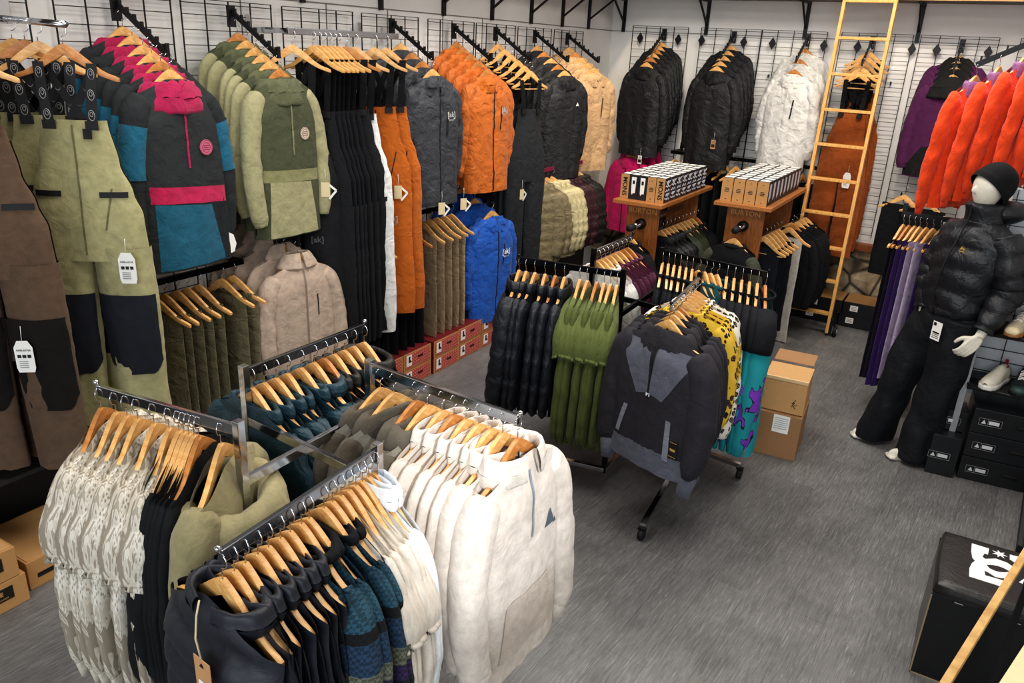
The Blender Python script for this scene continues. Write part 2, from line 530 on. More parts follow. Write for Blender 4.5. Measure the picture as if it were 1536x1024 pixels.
# ------------------------------------------------------------------ trousers
def strap_mesh(p0, p1, w, mat, mark=None, face=-1):
    m = MB(); p0, p1 = Vector(p0), Vector(p1); d = p1 - p0; L = d.length
    m.grid(lambda u, v: (lerp(p0.x, p1.x, v) + (u - .5) * w, lerp(p0.y, p1.y, v) + face * .006 * sin(v * PI), lerp(p0.z, p1.z, v)), 2, 10)
    m.grid(lambda u, v: (lerp(p0.x, p1.x, v) + (u - .5) * w, lerp(p0.y, p1.y, v) + face * .006 * sin(v * PI) + .002, lerp(p0.z, p1.z, v)), 2, 10)
    if mark:
        n = max(2, int(L / .065))
        for k in range(n):
            c = p0 + d * ((k + .5) / n)
            y = c.y + face * (.006 * sin((k + .5) / n * PI) + .002)
            for rx, rz in ((w * .3, .021), (w * .14, .009)):
                pts = [(c.x + rx * cos(a), y, c.z + rz * sin(a) + (0 if rz > .01 else .004)) for a in [2 * PI * i / 12 for i in range(12)]]
                m.tube(pts, .0014, 4, 1, closed=True)
    return m.mesh('strap', [mat, mark or mat])

def make_bib(body, L=1.72, knee=None, strap=None, mark=None, chest=None, side=None, logos=(), tag=None, tagx=.1, tagz=-1.05, seed=1., pocket=None, bibtop=-.40, wid=1.0, belt=None, zipper=None, xback=True, legw=1.0):
    t = T('bib_trousers', 'trousers')
    strap = strap or BLK_MATTE
    waist = bibtop - .30; crotch = waist - .27; hemz = -.05 - L
    Wt = [(crotch - .06, .235 * wid), (waist - .1, .225 * wid), (waist, .195 * wid), (waist + .12, .155 * wid), (bibtop, .128 * wid)]
    def W(z): return interp(Wt, z)
    def fr(x, z, sd=-1, off=0.):
        s = clamp(x / W(z), -1, 1); prof = max(0, 1 - abs(s) ** 2.4) ** .55
        d = (.052 * prof * interp([(crotch, 1), (bibtop, .45)], z)) + prof * (.014 * nz(x * 9 + seed, sd, z * 2.5) + .004 * nz(x * 25, z * 25, seed))
        return sd * (max(.001, d) + .005 + off)
    m = MB()
    for sd in (-1, 1):
        top = bibtop if sd < 0 else bibtop - .06
        m.grid(lambda u, v: (W(lerp(crotch - .03, top, v)) * -cos(u * PI), fr(W(lerp(crotch - .03, top, v)) * -cos(u * PI), lerp(crotch - .03, top, v), sd), lerp(crotch - .03, top, v)), 24, 28, flip=sd > 0)
    t.add('bib', m.mesh('bib', body))
    def leg(sx, a, z, off=0.):
        k = clamp((crotch + .03 - z) / (crotch - hemz))
        cx = lerp(.118, .135, k) * wid; rx = lerp(.118, .112, k) * legw * wid; ry = lerp(.062, .058, k)
        d = .018 * nz(a * 1.6 + seed + sx * 3, z * 2.2, 2) * (.4 + k) + .004 * nz(a * 6, z * 20, seed) + off
        return (sx * cx + (rx + d) * sin(a), -(ry + d) * cos(a), z)
    for sx in (-1, 1):
        lm = MB(); lm.grid(lambda u, v: leg(sx, u * 2 * PI, lerp(crotch + .03, hemz, v)), 24, 40, close=True)
        li = t.add('leg', lm.mesh('leg', body))
        if knee:
            km = MB(); z0, z1 = lerp(crotch, hemz, .22), lerp(crotch, hemz, .68)
            def K(u, v):
                a = lerp(-1.25, 1.25, u); e = abs(u - .5) * 2
                z = lerp(z0, z1 - (.0 if e < .6 else -(e - .6) * .16), v)
                return leg(sx, a, z, .004)
            km.grid(K, 18, 18); t.add('knee_panel', km.mesh('knee_panel', knee), li)
        if side and sx > 0:
            km = MB(); km.grid(lambda u, v: leg(sx, lerp(1.1, 2.0, u), lerp(crotch + .02, hemz, v), .005), 8, 30)
            t.add('side_stripe', km.mesh('side_stripe', side), li)
    for sx in (-1, 1):
        t.add('strap', strap_mesh((sx * .105, -.012, -.135), (sx * .085, -.034, bibtop - .02), .042, strap, mark))
        if xback: t.add('strap', strap_mesh((sx * .11, .012, -.135), (-sx * .07, .03, bibtop - .08), .04, strap, mark, 1))
    for sx in (-1, 1):
        bm = MB(); bm.box((sx * .085, -.04, bibtop - .02), (.05, .008, .035)); t.add('buckle', bm.mesh('buckle', BLK_MATTE, False))
    if belt:
        for sx in (-1, 1):
            bm = MB(); bm.grid(lambda u, v: (sx * lerp(.08, .19, u), fr(sx * lerp(.08, .19, u), waist - .02 + v * .025, -1, .005), waist - .02 + v * .025), 6, 1)
            t.add('waist_strap', bm.mesh('waist_strap', belt))
    if zipper:
        zm = MB(); zm.grid(lambda u, v: ((u - .5) * .008, fr((u - .5) * .008, lerp(crotch, bibtop - .02, v), -1, .004), lerp(crotch, bibtop - .02, v)), 1, 24)
        zm.grid(lambda u, v: (.09 + (u - .5) * .007 + v * .04, fr(.09 + v * .04, lerp(waist - .16, waist + .02, v), -1, .004), lerp(waist - .16, waist + .02, v)), 1, 12)
        t.add('zipper', zm.mesh('zipper', zipper))
    if chest:
        cm = MB(); cm.box((.06, fr(.06, bibtop - .06, -1, .004), bibtop - .055), (.034, .002, .042))
        t.add('badge', cm.mesh('badge', chest, False))
    for txt, x, z, size, mt in logos:
        me = textmesh(txt, size, mt, 0, size * .02)
        def fx(c):
            X, Z = c.x + x, c.y + z
            if Z > crotch: return Vector((X, fr(X, Z, -1, .006), Z))
            sx = 1 if x > 0 else -1
            a = math.asin(clamp((X - sx * .125 * wid) / .11, -.95, .95))
            p = leg(sx, a, Z, .006); return Vector((X, p[1] - .004, Z))
        t.add('logo', xform(me, fx))
    if tag:
        y = -.085
        tm = MB(); tm.prism([(tagx - .03, tagz - .07), (tagx + .03, tagz - .07), (tagx + .036, tagz - .05), (tagx + .036, tagz + .04), (tagx + .02, tagz + .07), (tagx - .02, tagz + .07), (tagx - .036, tagz + .04), (tagx - .036, tagz - .05)], y, y + .0015)
        ti = t.add('hang_tag', tm.mesh('hang_tag', tag, False))
        me = textmesh(tagtxt, .0105, INK if tag is WHITE_P else INK, 0, .0002); xform(me, lambda c: Vector((c.x + tagx, y - .001, c.y + tagz + .028)))
        t.add('lettering', me, ti)
        pm = MB()
        for q in (-1, 0, 1): pm.box((tagx + q * .019, y - .001, tagz + .002), (.014, .001, .014))
        for q in range(4): pm.box((tagx - .006, y - .001, tagz - .02 - q * .009), (.035, .001, .002))
        t.add('print', pm.mesh('print', INK, False), ti)
        lm = MB(); lm.tube([(tagx, y, tagz + .07), (tagx, y + .01, tagz + .13)], .0012, 4); t.add('tag_string', lm.mesh('tag_string', WHITE_P), ti)
    return t
tagtxt = 'AIRBLASTER'

def make_folded(body, L=.72, w=.17, seed=1., name='trousers', cat='trousers', dep=.02):
    """trousers doubled over the hanger or clipped by the waist"""
    t = T(name, cat); m = MB(); z0, z1 = -.17, -.17 - L
    for sx in (-1, 1):
        def P(u, v, sx=sx):
            a = u * 2 * PI; z = lerp(z0, z1, v)
            rx = w * .5 * (1 + .12 * v); ry = dep * (.7 + .5 * v)
            d = .016 * nz(a * 1.3 + seed, z * 2, sx) * (.3 + v) + .004 * nz(a * 5, z * 14, seed)
            return (sx * w * .5 + (rx + d) * sin(a), -(ry + d) * cos(a), z)
        m2 = MB(); m2.grid(P, 20, 26, close=True)
        t.add('leg', m2.mesh('leg', body))
    wb = MB(); wb.grid(lambda u, v: (w * 1.02 * sin(u * 2 * PI), -(dep * .8) * cos(u * 2 * PI), z0 + .02 - v * .05), 24, 2, close=True)
    t.add('waistband', wb.mesh('waistband', body))
    return t

# ------------------------------------------------------------------ hanging rows
ORD = 'first second third fourth fifth sixth seventh eighth ninth tenth eleventh twelfth thirteenth fourteenth'.split()
def row(make, P0, P1, ts, rot, desc, where, group, short=None, hg=None, jit=4, scale=1, hx=None, tilt=0, ys=.42, ys0=.85):
    """hang things along a rail from P0 to P1; ordinal counted from the P1 end"""
    P0, P1 = Vector(P0), Vector(P1); n = len(ts)
    short = short or desc
    rnd = random.Random(hash(desc) % 1000 if False else sum(map(ord, desc + where)))
    for i, tt in enumerate(sorted(ts, reverse=True)):
        p = P0.lerp(P1, tt); mk = make[i % len(make)] if isinstance(make, (list, tuple)) else make
        r = (rot[i] if isinstance(rot, (list, tuple)) else rot) + (rnd.uniform(-jit, jit) if i else 0)
        o = ORD[i]
        if n == 1: lab, hl = f'{desc} hanging {where}', f'wooden hanger of the {short} {where}'
        else:
            lab, hl = f'{o} {desc} {where}', f'wooden hanger of the {o} {short} {where}'
        yk = (ys0 if i == 0 else ys) * scale
        mk.place(p, r, lab, group if n > 1 else None, scale=(scale, yk, scale), rx=tilt)
        if hg is not False:
            H = hg or (H_DARK if rnd.random() < .18 else H_WOOD)
            H.place(p, r, hl, 'wooden hangers of ' + group)

# ================================================================== room
def floor_mat():
    m, nt, bs = nmat('grey_oak_plank_floor')
    v = mapping(nt, (1, 1, 1))
    rot = nt.nodes.new('ShaderNodeMapping'); rot.inputs['Rotation'].default_value = (0, 0, math.radians(90 + 4))
    nt.links.new(v, rot.inputs['Vector'])
    br = node(nt, 'ShaderNodeTexBrick', Scale=1.0); br.offset = .37
    for k, x in (('Brick Width', 1.2), ('Row Height', .18), ('Mortar Size', .002), ('Mortar Smooth', .2), ('Bias', 0.0)): br.inputs[k].default_value = x
    br.inputs['Color1'].default_value = (.40, .40, .40, 1); br.inputs['Color2'].default_value = (.60, .60, .60, 1); br.inputs['Mortar'].default_value = (.26, .26, .26, 1)
    nt.links.new(rot.outputs[0], br.inputs['Vector'])
    st = nt.nodes.new('ShaderNodeMapping'); st.inputs['Scale'].default_value = (1.6, 30, 1)
    nt.links.new(rot.outputs[0], st.inputs['Vector'])
    n = node(nt, 'ShaderNodeTexNoise', Scale=5.0, Detail=10.0, Roughness=.7); n.inputs['Distortion'].default_value = 1.2
    nt.links.new(st.outputs[0], n.inputs['Vector'])
    n2 = node(nt, 'ShaderNodeTexNoise', Scale=2.6, Detail=7.0, Roughness=.7); nt.links.new(rot.outputs[0], n2.inputs['Vector'])
    g = ramp(nt, n.outputs['Fac'], [(.25, '#4b4a4a'), (.45, '#646362'), (.57, '#737271'), (.74, '#9a9896')])
    mx = node(nt, 'ShaderNodeMixRGB', blend_type='OVERLAY'); mx.inputs[0].default_value = .5
    nt.links.new(g, mx.inputs[1]); nt.links.new(br.outputs['Color'], mx.inputs[2])
    mx2 = node(nt, 'ShaderNodeMixRGB', blend_type='OVERLAY'); mx2.inputs[0].default_value = .6
    nt.links.new(mx.outputs[0], mx2.inputs[1]); nt.links.new(n2.outputs['Fac'], mx2.inputs[2])
    nt.links.new(mx2.outputs[0], bs.inputs['Base Color'])
    bs.inputs['Roughness'].default_value = .36
    bs.inputs['Specular IOR Level'].default_value = .4
    bump(nt, bs, n.outputs['Fac'], .18, .01)
    return m

def wall_mat():
    m, nt, bs = nmat('painted_wall')
    v = mapping(nt); n = node(nt, 'ShaderNodeTexNoise', Scale=2.0, Detail=4.0); nt.links.new(v, n.inputs['Vector'])
    nt.links.new(ramp(nt, n.outputs['Fac'], [(.3, '#d5d3cf'), (.7, '#e3e1dd')]), bs.inputs['Base Color'])
    bs.inputs['Roughness'].default_value = .75
    return m

def stone_mat():
    m, nt, bs = nmat('river_stone')
    v = mapping(nt); vo = node(nt, 'ShaderNodeTexVoronoi', Scale=4.5); vo.feature = 'DISTANCE_TO_EDGE'
    v2 = node(nt, 'ShaderNodeTexVoronoi', Scale=4.5)
    n = node(nt, 'ShaderNodeTexNoise', Scale=9.0, Detail=6.0)
    for q in (vo, v2, n): nt.links.new(v, q.inputs['Vector'])
    stone = ramp(nt, n.outputs['Fac'], [(.3, '#75674f'), (.55, '#a4937a'), (.75, '#c3b49c')])
    e = ramp(nt, vo.outputs['Distance'], [(.02, .15), (.09, 1.0)])
    mx = node(nt, 'ShaderNodeMixRGB', blend_type='MULTIPLY'); mx.inputs[0].default_value = 1
    nt.links.new(stone, mx.inputs[1]); nt.links.new(e, mx.inputs[2]); nt.links.new(mx.outputs[0], bs.inputs['Base Color'])
    bump(nt, bs, vo.outputs['Distance'], .9, .06); bs.inputs['Roughness'].default_value = .8
    return m

WALL = wall_mat()
XR = 5.3
m = MB(); m.box((XR / 2, -5, -.05), (XR + .2, 10.6, .1)); struct('floor', m.mesh('floor', floor_mat(), False))
HS = 2.594
m = MB(); m.box((-.06, -4.7, 1.7), (.12, 9.8, 3.4)); struct('wall_left', m.mesh('wall_left', WALL, False))
m = MB(); m.box((XR / 2, .26, 1.7), (XR + .24, .12, 3.4)); struct('wall_back', m.mesh('wall_back', WALL, False))
for o in (bpy.data.objects['wall_back'],): o.location.y = -.2
m = MB(); m.box((XR + .06, -4.0, 1.7), (.12, 8.2, 3.4)); struct('wall_right', m.mesh('wall_right', WALL, False))
# upper wall board lip (the joint line under the brackets) and plank joints
m = MB(); m.box((.004, -4.7, HS), (.008, 9.4, .006)); m.box((XR / 2, -.004, HS), (XR, .008, .006))
for y in (-5.03, -4.35, -3.75, -3.1, -2.55): m.box((.003, y, 1.95), (.006, .004, 1.28))
struct('trim_1', m.mesh('trim_1', plain('#77736c', .7), False))
m = MB(); m.box((XR / 2, -.03, .33), (XR, .06, .66)); struct('trim_2', m.mesh('trim_2', stone_mat(), False))
m = MB(); m.box((XR / 2, -.045, .70), (XR, .1, .07)); struct('trim_3', m.mesh('trim_3', wood('#6b3517', '#98552a', (3, 20, 20), name='ledge_wood'), False, .006))

m = MB(); m.box((.012, -4.9, .25), (.02, 9.2, .5)); struct('dark_panel_left', m.mesh('dark_panel_left', plain('#211d1a', .7), False))  # dark panel added to make the lower left wall nearly black
# wall shelves above and their brackets
SHW = wood('#b98a4e', '#d8ad70', (2, 30, 30), name='shelf_wood')
m = MB(); m.box((XR / 2, -.24, 2.925), (XR, .44, .03)); s_ = T('wall_shelf', 'shelf'); s_.add('board', m.mesh('board', plain('#6d675f', .7), False))
m = MB(); m.box((XR / 2, -.47, 2.925), (XR, .02, .034)); s_.add('front_edge', m.mesh('front_edge', SHW, False))
s_.place((0, 0, 0), 0, 'long high shelf with a pale wooden edge above the back wall panels')
m = MB(); m.box((.24, -4.95, 2.925), (.44, 9.3, .03)); s_ = T('wall_shelf', 'shelf'); s_.add('board', m.mesh('board', plain('#6d675f', .7), False))
s_.place((0, 0, 0), 0, 'long high shelf carried by black brackets along the wall of hanging bibs')
def bracket(flip=False):
    t = T('shelf_bracket', 'bracket')
    m = MB(); m.box((0, -.012, 2.75), (.035, .02, .33)); t.add('upright', m.mesh('upright', BLK_METAL, False))
    m = MB(); m.box((0, -.2, 2.9), (.03, .38, .02)); t.add('top_arm', m.mesh('top_arm', BLK_METAL, False))
    m = MB(); m.beam((0, -.02, 2.68), (0, -.32, 2.9), .016, .016); t.add('brace', m.mesh('brace', BLK_METAL, False))
    return t
BR = bracket()
for i, y in enumerate((-5.35, -4.56, -3.83, -3.1, -2.42, -1.77, -1.17, -.6)):
    BR.place((0, y, 0), 90, f'{ORD[7-i]} black shelf bracket from the room corner above the grid panels', 'black brackets on the long wall')
for i, x in enumerate((.14, 1.05, 2.02, 3.0, 4.1)):
    BR.place((x, 0, 0), 0, f'{ORD[i]} black shelf bracket from the corner on the back wall', 'black brackets on the back wall')

# wire grid panels
def gridpanel(h, w=.61, nm='grid_panel'):
    m = MB()
    for i in range(5): m.box((lerp(0, w, i / 4), 0, -h / 2), (.006, .006, h))
    n = int(h / .0762)
    for k in range(n + 1): m.box((w / 2, -.006, -k * .0762), (w, .004, .004))
    m.box((w / 2, -.008, -.02), (w, .004, .004))
    t = T(nm, 'grid panel'); t.add('wire_mesh', m.mesh('wire_mesh', BLK_METAL, False))
    b = MB()
    for x in (.12, .5):
        for z in (-.42, -1.4): b.box((x, .012, z), (.012, .03, .03))
    t.add('wall_clip', b.mesh('wall_clip', BLK_METAL, False))
    return t
GP = gridpanel(2.05); GPB = gridpanel(1.85)
for i, y in enumerate((-6.85, -6.12, -5.449, -4.754, -4.056, -3.329, -2.687, -2.032, -1.365)):
    GP.place((.035, y, 2.555), 90, f'{ORD[8-i]} black wire grid panel from the room corner on the long wall', 'wire grid panels on the long wall')
for i, x in enumerate((.261, 1.007, 1.622, 2.36, 3.032, 3.8)):
    GPB.place((x, -.035, 2.65), 0, f'{ORD[i]} black wire grid panel from the corner on the back wall', 'wire grid panels on the back wall')
# diamond plates on the back panels
m = MB(); m.prism([(-.035, 0), (0, -.055), (.035, 0), (0, .055)], -.012, 0)
dia = m.mesh('diamond_plate', BLK_METAL, False)
for i, x in enumerate((.36, .78, 1.03, 1.46, 1.74, 2.22, 2.52, 2.98, 3.18, 3.58)):
    single('diamond_plate', dia, f'{ORD[i]} black diamond shaped plate from the corner along the back wall grids', 'wall plate', (x, -.05, 2.53), 0, 'diamond plates on the back wall grids')

# waterfall arms: local -Y is out of the wall
def waterfall(out=.36, drop=.22):
    t = T('waterfall_arm', 'display arm')
    m = MB(); m.box((0, -.012, -.03), (.045, .02, .11)); t.add('mounting_plate', m.mesh('mounting_plate', BLK_METAL, False))
    m = MB(); m.beam((0, -.01, 0), (0, -out, -drop), .012, .026); t.add('arm', m.mesh('arm', BLK_METAL, False))
    p = MB()
    for k in range(7):
        f = (k + .7) / 7.2; p.box((0, -.01 - out * f, -drop * f + .02), (.014, .012, .022))
    p.box((0, -out - .004, -drop + .02), (.016, .01, .06))
    t.add('stud', p.mesh('stud', BLK_METAL, False))
    return t
WF = waterfall()
wl = {'anorak': -5.84, 'olive': -5.16, 'grey': -3.79, 'rust': -3.05, 'bibs': -2.45, 'blk': -1.79, 'tan': -1.16}
names = {'anorak': 'raspberry hooded anoraks', 'olive': 'two tone olive anoraks', 'grey': 'charcoal shell jackets', 'rust': 'rust orange shell jackets', 'bibs': 'charcoal bib trousers by the rust jackets', 'blk': 'black anoraks', 'tan': 'sand coloured shells'}
for k, y in wl.items(): WF.place((.06, y, 2.51), 90, 'sloping black studded arm carrying the ' + names[k], 'sloping arms on the long wall')
wb = {'black ski jackets nearest the corner': .63, 'long black winter coats': 1.36, 'white shell jackets': 2.07, 'rust bibs behind the ladder': 2.64, 'plum jackets': 3.37}
for k, x in wb.items(): WF.place((x, -.06, 2.60), 0, 'sloping black studded arm carrying the ' + k, 'sloping arms on the back wall')

def hangrail(L, name='hang_rail', mat=CHROME, out=.33, h=.035):
    t = T(name, 'clothes rail'); m = MB(); m.box((L / 2, 0, 0), (L, .014, h)); t.add('bar', m.mesh('bar', mat, False, .003))
    for x in (.01, L - .01): m = MB(); m.box((x, out / 2, 0), (.014, out, h * .8)); m.box((x, out - .01, .03), (.03, .014, .09)); t.add('bracket', m.mesh('bracket', mat, False))
    return t

def cc(h): return fabric(h)
# palette
OLIVE, OLIVE_D, OLIVE_L = '#93906a', '#3a3d2c', '#8c8a62'
# ---------------------------------------------------------------- left wall, upper row
# bibs on the chrome rail nearest the camera
def straight_arm():
    t = T('faceout_arm', 'display arm'); m = MB(); m.tube([(0, -.01, 0), (0, -.44, -.01)], [(.009, .022)] * 2, 12); m.tube([(0, -.01, .0), (0, -.445, -.01)], .014, 12)
    t.add('bar', m.mesh('bar', CHROME)); m = MB(); m.box((0, -.01, .03), (.05, .014, .10)); t.add('mounting_plate', m.mesh('mounting_plate', CHROME, False, .002)); return t
SA = straight_arm()
SA.place((.06, -6.36, 2.41), 90, 'straight chrome arm carrying the khaki bibs', 'chrome arms on the long wall')
SA.place((.06, -6.76, 2.41), 90, 'straight chrome arm carrying the brown bibs', 'chrome arms on the long wall')
STM = plain('#9a9a9a', .7)
khaki = fabric('#a09a72', crease=.2); brown = fabric('#5d4a3b', crease=.2); knee = fabric('#23252c', crease=.15, var=.05)
bibk = make_bib(khaki, 1.72, wid=1.06, xback=True, knee=knee, strap=BLK_MATTE, mark=STM, chest=BLK_MATTE, seed=2.2, tag=WHITE_P, tagx=.17, tagz=-.98, belt=BLK_MATTE, zipper=fabric('#6d6949'), bibtop=-.36)
bibb = make_bib(brown, 1.78, knee=fabric('#191614', crease=.2), strap=BLK_MATTE, mark=STM, chest=BLK_MATTE, seed=5.2, tag=WHITE_P, tagx=.08, tagz=-1.28, belt=BLK_MATTE, bibtop=-.36)
row(bibk, (.08, -6.36, 2.40), (.47, -6.36, 2.39), [1.0, .55, .30, .05], [36, 54, 60, 70], 'khaki snow bib with dark knee panels', 'from the front of its chrome arm', 'khaki bibs on the chrome arm', 'khaki bib', jit=0, ys=.6, ys0=1)
row(bibb, (.08, -6.76, 2.40), (.47, -6.76, 2.39), [.95, .65, .35, .08], [40, 56, 62, 70], 'brown snow bib with black lower legs', 'from the front of its chrome arm', 'brown bibs on the chrome arm', 'brown bib', jit=0, ys=.7, ys0=1)

# raspberry anoraks
MAG = '#a01f4c'; TEAL = '#1f5a70'
badge_p = plain('#c76a86', .7)
ano = make_top('hooded_anorak', 'jacket', fabric('#2f3233'), fabric('#2b2e30'), fabric(MAG, crease=.5), L=.90, whem=.255, dep=.07, sl=.80, sr=.062, spanel=(fabric('#226079'), .30, .56), hood='cowl', hoodk=dict(hb=.06, hf=.075, r=.095, amp=.016, sag=.0, zc=-.185), seed=3.3, fold=.014,
    zipper=fabric(MAG), zlen=.40, swing=.02,
    panels=[('band', [(-.24, -.66), (.24, -.70), (.24, -.62), (-.24, -.58)], fabric('#b2224f'), -1), ('pouch', [(-.21, -.99), (.17, -.99), (.11, -.70), (-.20, -.665)], fabric(TEAL), -1),
            ('side_panel', [(.15, -.99), (.25, -.99), (.24, -.70), (.10, -.70)], fabric('#23272b'), -1)], lining=None)
# round badge and white sticker
def disc(r, y, x, z, mt, nm, ring=True):
    m = MB(); m.prism([(x + r * cos(a), z + r * sin(a)) for a in [2 * PI * i / 28 for i in range(28)]], y, y + .002)
    if ring:
        for q in (.9, .62): m.tube([(x + r * q * cos(a), y - .0005, z + r * q * sin(a)) for a in [2 * PI * i / 28 for i in range(28)]], .0013, 4, 1, closed=True)
        for k in (-1, 0, 1): m.box((x, y - .001, z + k * r * .26), (r * .9, .001, r * .09), 1)
    return m.mesh(nm, [mt, plain('#7b1c3c', .6)] if ring else [mt], False)
ano.add('badge', disc(.037, -.098, .10, -.42, badge_p, 'badge'))
m = MB(); m.prism([(.19, -.98), (.235, -.97), (.25, -.93), (.235, -.88), (.20, -.86), (.175, -.89), (.17, -.94)], -.075, -.072)
ano.add('sticker', m.mesh('sticker', WHITE_P, False))
row(ano, (.10, -5.84, 2.47), (.43, -5.84, 2.285), [.02, .22, .44, .62, .80, .98], 90, 'black anorak with raspberry hood and teal pouch', 'from the front of its wall arm', 'raspberry hooded anoraks', 'raspberry anorak', tilt=0)
# olive two-tone anoraks
ol_d = fabric('#4b4f3a'); ol_l = fabric('#999572')
oli = make_top('hooded_anorak', 'jacket', ol_d, ol_l, fabric('#5d6047', crease=.5), L=.86, whem=.235, dep=.065, sl=.78, sr=.056, hood='cowl', hoodk=dict(hb=.06, hf=.07, r=.09, amp=.016, sag=.0, zc=-.18), seed=8.1,
    zipper=fabric('#77795a'), zlen=.42, panels=[('band', [(-.22, -.645), (.22, -.665), (.22, -.60), (-.22, -.58)], fabric('#84835d'), -1), ('pouch', [(-.19, -.955), (.16, -.955), (.12, -.665), (-.17, -.645)], ol_l, -1)])
oli.add('badge', disc(.034, -.092, .09, -.40, plain('#cfc9b0', .7), 'badge'))
row(oli, (.10, -5.16, 2.47), (.43, -5.16, 2.285), [.05, .24, .43, .6, .77, .97], 90, 'two tone olive anorak with round chest badge', 'from the front of its wall arm', 'two tone olive anoraks', 'olive anorak')
# black, white and rust bibs on the chrome rail
R4 = hangrail(.95); R4.place((.36, -5.03, 2.42), 90, 'chrome wall rail holding the black, white and rust bib trousers', 'chrome rails on the long wall')
blk = fabric('#1e1f22', crease=.3); AKM = plain('#b9b9b7', .6)
bb = make_bib(blk, 1.82, strap=fabric('#141416'), seed=4.4, bibtop=-.42, wid=1.02, zipper=plain('#3a3b40', .5), logos=[('[ak]', .09, -1.16, .05, plain('#55565a', .6))])
rust = fabric('#b5611f', crease=.6, var=.1)
AKLOGO = lambda x, z, s=.05, mt=AKM: [('[ak]', x, z, s, mt), ('BURTON', x, z - s * .68, s * .26, mt)]
br_ = make_bib(rust, 1.76, strap=fabric('#141416'), seed=9.4, bibtop=-.42, wid=1.0, zipper=BLK_MATTE, logos=AKLOGO(.10, -1.14, .052), side=None)
wh = make_bib(fabric('#e2e2e0', crease=.5), 1.84, strap=fabric('#141416'), seed=6.4, bibtop=-.45, wid=.95)
row(bb, (.36, -5.0, 2.415), (.36, -4.2, 2.415), [.0, .20, .26, .31, .36, .41, .46, .54], [48, 16, 10, 6, 8, 8, 10, 46], 'plain black bib with wide black straps', 'from the side of the white bib', 'black bibs on the chrome wall rail', 'black bib', jit=0)
row(wh, (.36, -5.0, 2.415), (.36, -4.2, 2.415), [.64], 34, 'white bib squeezed between black and rust bibs', 'on the wall rail', 'x', 'white bib')
row(br_, (.36, -5.0, 2.415), (.36, -4.2, 2.415), [1.0, .86], [46, 40], 'rust orange bib with bracketed chest logo', 'from the end of the wall rail', 'rust orange bibs on the chrome rail', 'rust bib', jit=0)
def kraft_tags(loc, rz, lab):
    t = T('hang_tag', 'price tag')
    m = MB(); m.box((0, 0, -.12), (.05, .002, .085)); t.add('card', m.mesh('card', plain('#d8c7a0', .7), False))
    m = MB(); m.beam((.02, .004, -.09), (.062, .004, -.125), .003, .012); m.beam((.062, .004, -.125), (.02, .004, -.175), .003, .012); t.add('arrow_band', m.mesh('arrow_band', WHITE_P, False))
    m = MB(); m.tube([(0, 0, 0), (.002, 0, -.04), (0, 0, -.08)], .0012, 4); t.add('string', m.mesh('string', WHITE_P))
    t.place(loc, rz, lab, 'kraft price tags on the wall jackets')
kraft_tags((.50, -4.93, 1.68), 40, 'kraft price tag with white arrow hanging on the nearest black bib')
kraft_tags((.50, -4.26, 1.58), 40, 'kraft price tag hanging against the white bib')
kraft_tags((.56, -3.85, 1.42), 60, 'kraft price tag hanging under the sleeve of the charcoal jacket')
kraft_tags((.52, -3.52, 1.40), 60, 'kraft price tag hanging at the hem of the charcoal jacket')
kraft_tags((.52, -2.66, 1.36), 80, 'white and kraft price tag hanging at the hem of the rust jacket')
# charcoal, rust shells
def shell(c, seed, logo, L=.86, **k):
    kk = dict(L=L, whem=.24, wch=.24, dep=.075, sl=.76, sr=.06, hood='cowl', hoodk=dict(hb=.055, hf=.06, r=.09, amp=.022, sag=.0, zc=-.178), seed=seed, fold=.026, crum=.011, zipper=BLK_MATTE, logos=logo,
        panels=[('pocket_zip', [(.06, -.50), (.075, -.50), (.085, -.33), (.07, -.33)], BLK_MATTE, -1)], swing=.03)
    kk.update(k)
    return make_top('shell_jacket', 'jacket', fabric(c, crease=.75, rough=.6, spec=.4), None, fabric(c, crease=.9, rough=.6), **kk)
gsh = shell('#3b3d42', 12.1, AKLOGO(.11, -.36, .052), L=.88)
row(gsh, (.10, -3.79, 2.47), (.43, -3.79, 2.285), [.15, .45, .72, .98], 82, 'charcoal shell jacket with bracketed chest logo', 'from the front of its wall arm', 'charcoal shell jackets', 'charcoal jacket', jit=6)
rsh = shell('#c0661d', 15.7, AKLOGO(.11, -.36, .052), L=.88)
row(rsh, (.10, -3.05, 2.47), (.40, -3.05, 2.285), [.0, .2, .45, .7, .98], 80, 'rust orange shell jacket with bracketed chest logo', 'from the front of its wall arm', 'rust orange shell jackets', 'rust jacket', jit=6)
gb = make_bib(fabric('#2c2e31', crease=.5), 1.62, strap=fabric('#141416'), seed=19.4, bibtop=-.36, wid=.98, logos=[])
row(gb, (.10, -2.45, 2.47), (.43, -2.45, 2.27), [.0, .2, .4, .6, .8, .98], 75, 'charcoal bib trousers', 'from the arm end beyond the rust jackets', 'charcoal bibs beyond the rust jackets', 'bib', hg=H_BAR)
TRI = plain('#dedede', .6)
def add_triangle(t, x, z, s, mt, y):
    m = MB(); m.prism([(x - s, z), (x + s, z), (x + s * .1, z + s * 1.7)], y, y + .001); t.add('logo', m.mesh('logo', mt, False))
bsh = shell('#26272a', 21.2, [], L=.90, zipper=None, crum=.004); add_triangle(bsh, .10, -.36, .018, TRI, -.105)
row(bsh, (.10, -1.79, 2.47), (.40, -1.79, 2.27), [.0, .25, .5, .75, .98], 68, 'black anorak with small white triangle logo', 'from the front of its wall arm', 'black anoraks on the long wall', 'black anorak', jit=5)
tsh = shell('#c9a57c', 24.8, [], L=.92, zipper=None)
row(tsh, (.10, -1.16, 2.47), (.38, -1.16, 2.29), [.0, .25, .5, .75, .98], 64, 'sand coloured crinkled shell jacket', 'from the front of its wall arm', 'sand coloured shell jackets', 'sand jacket', jit=5)

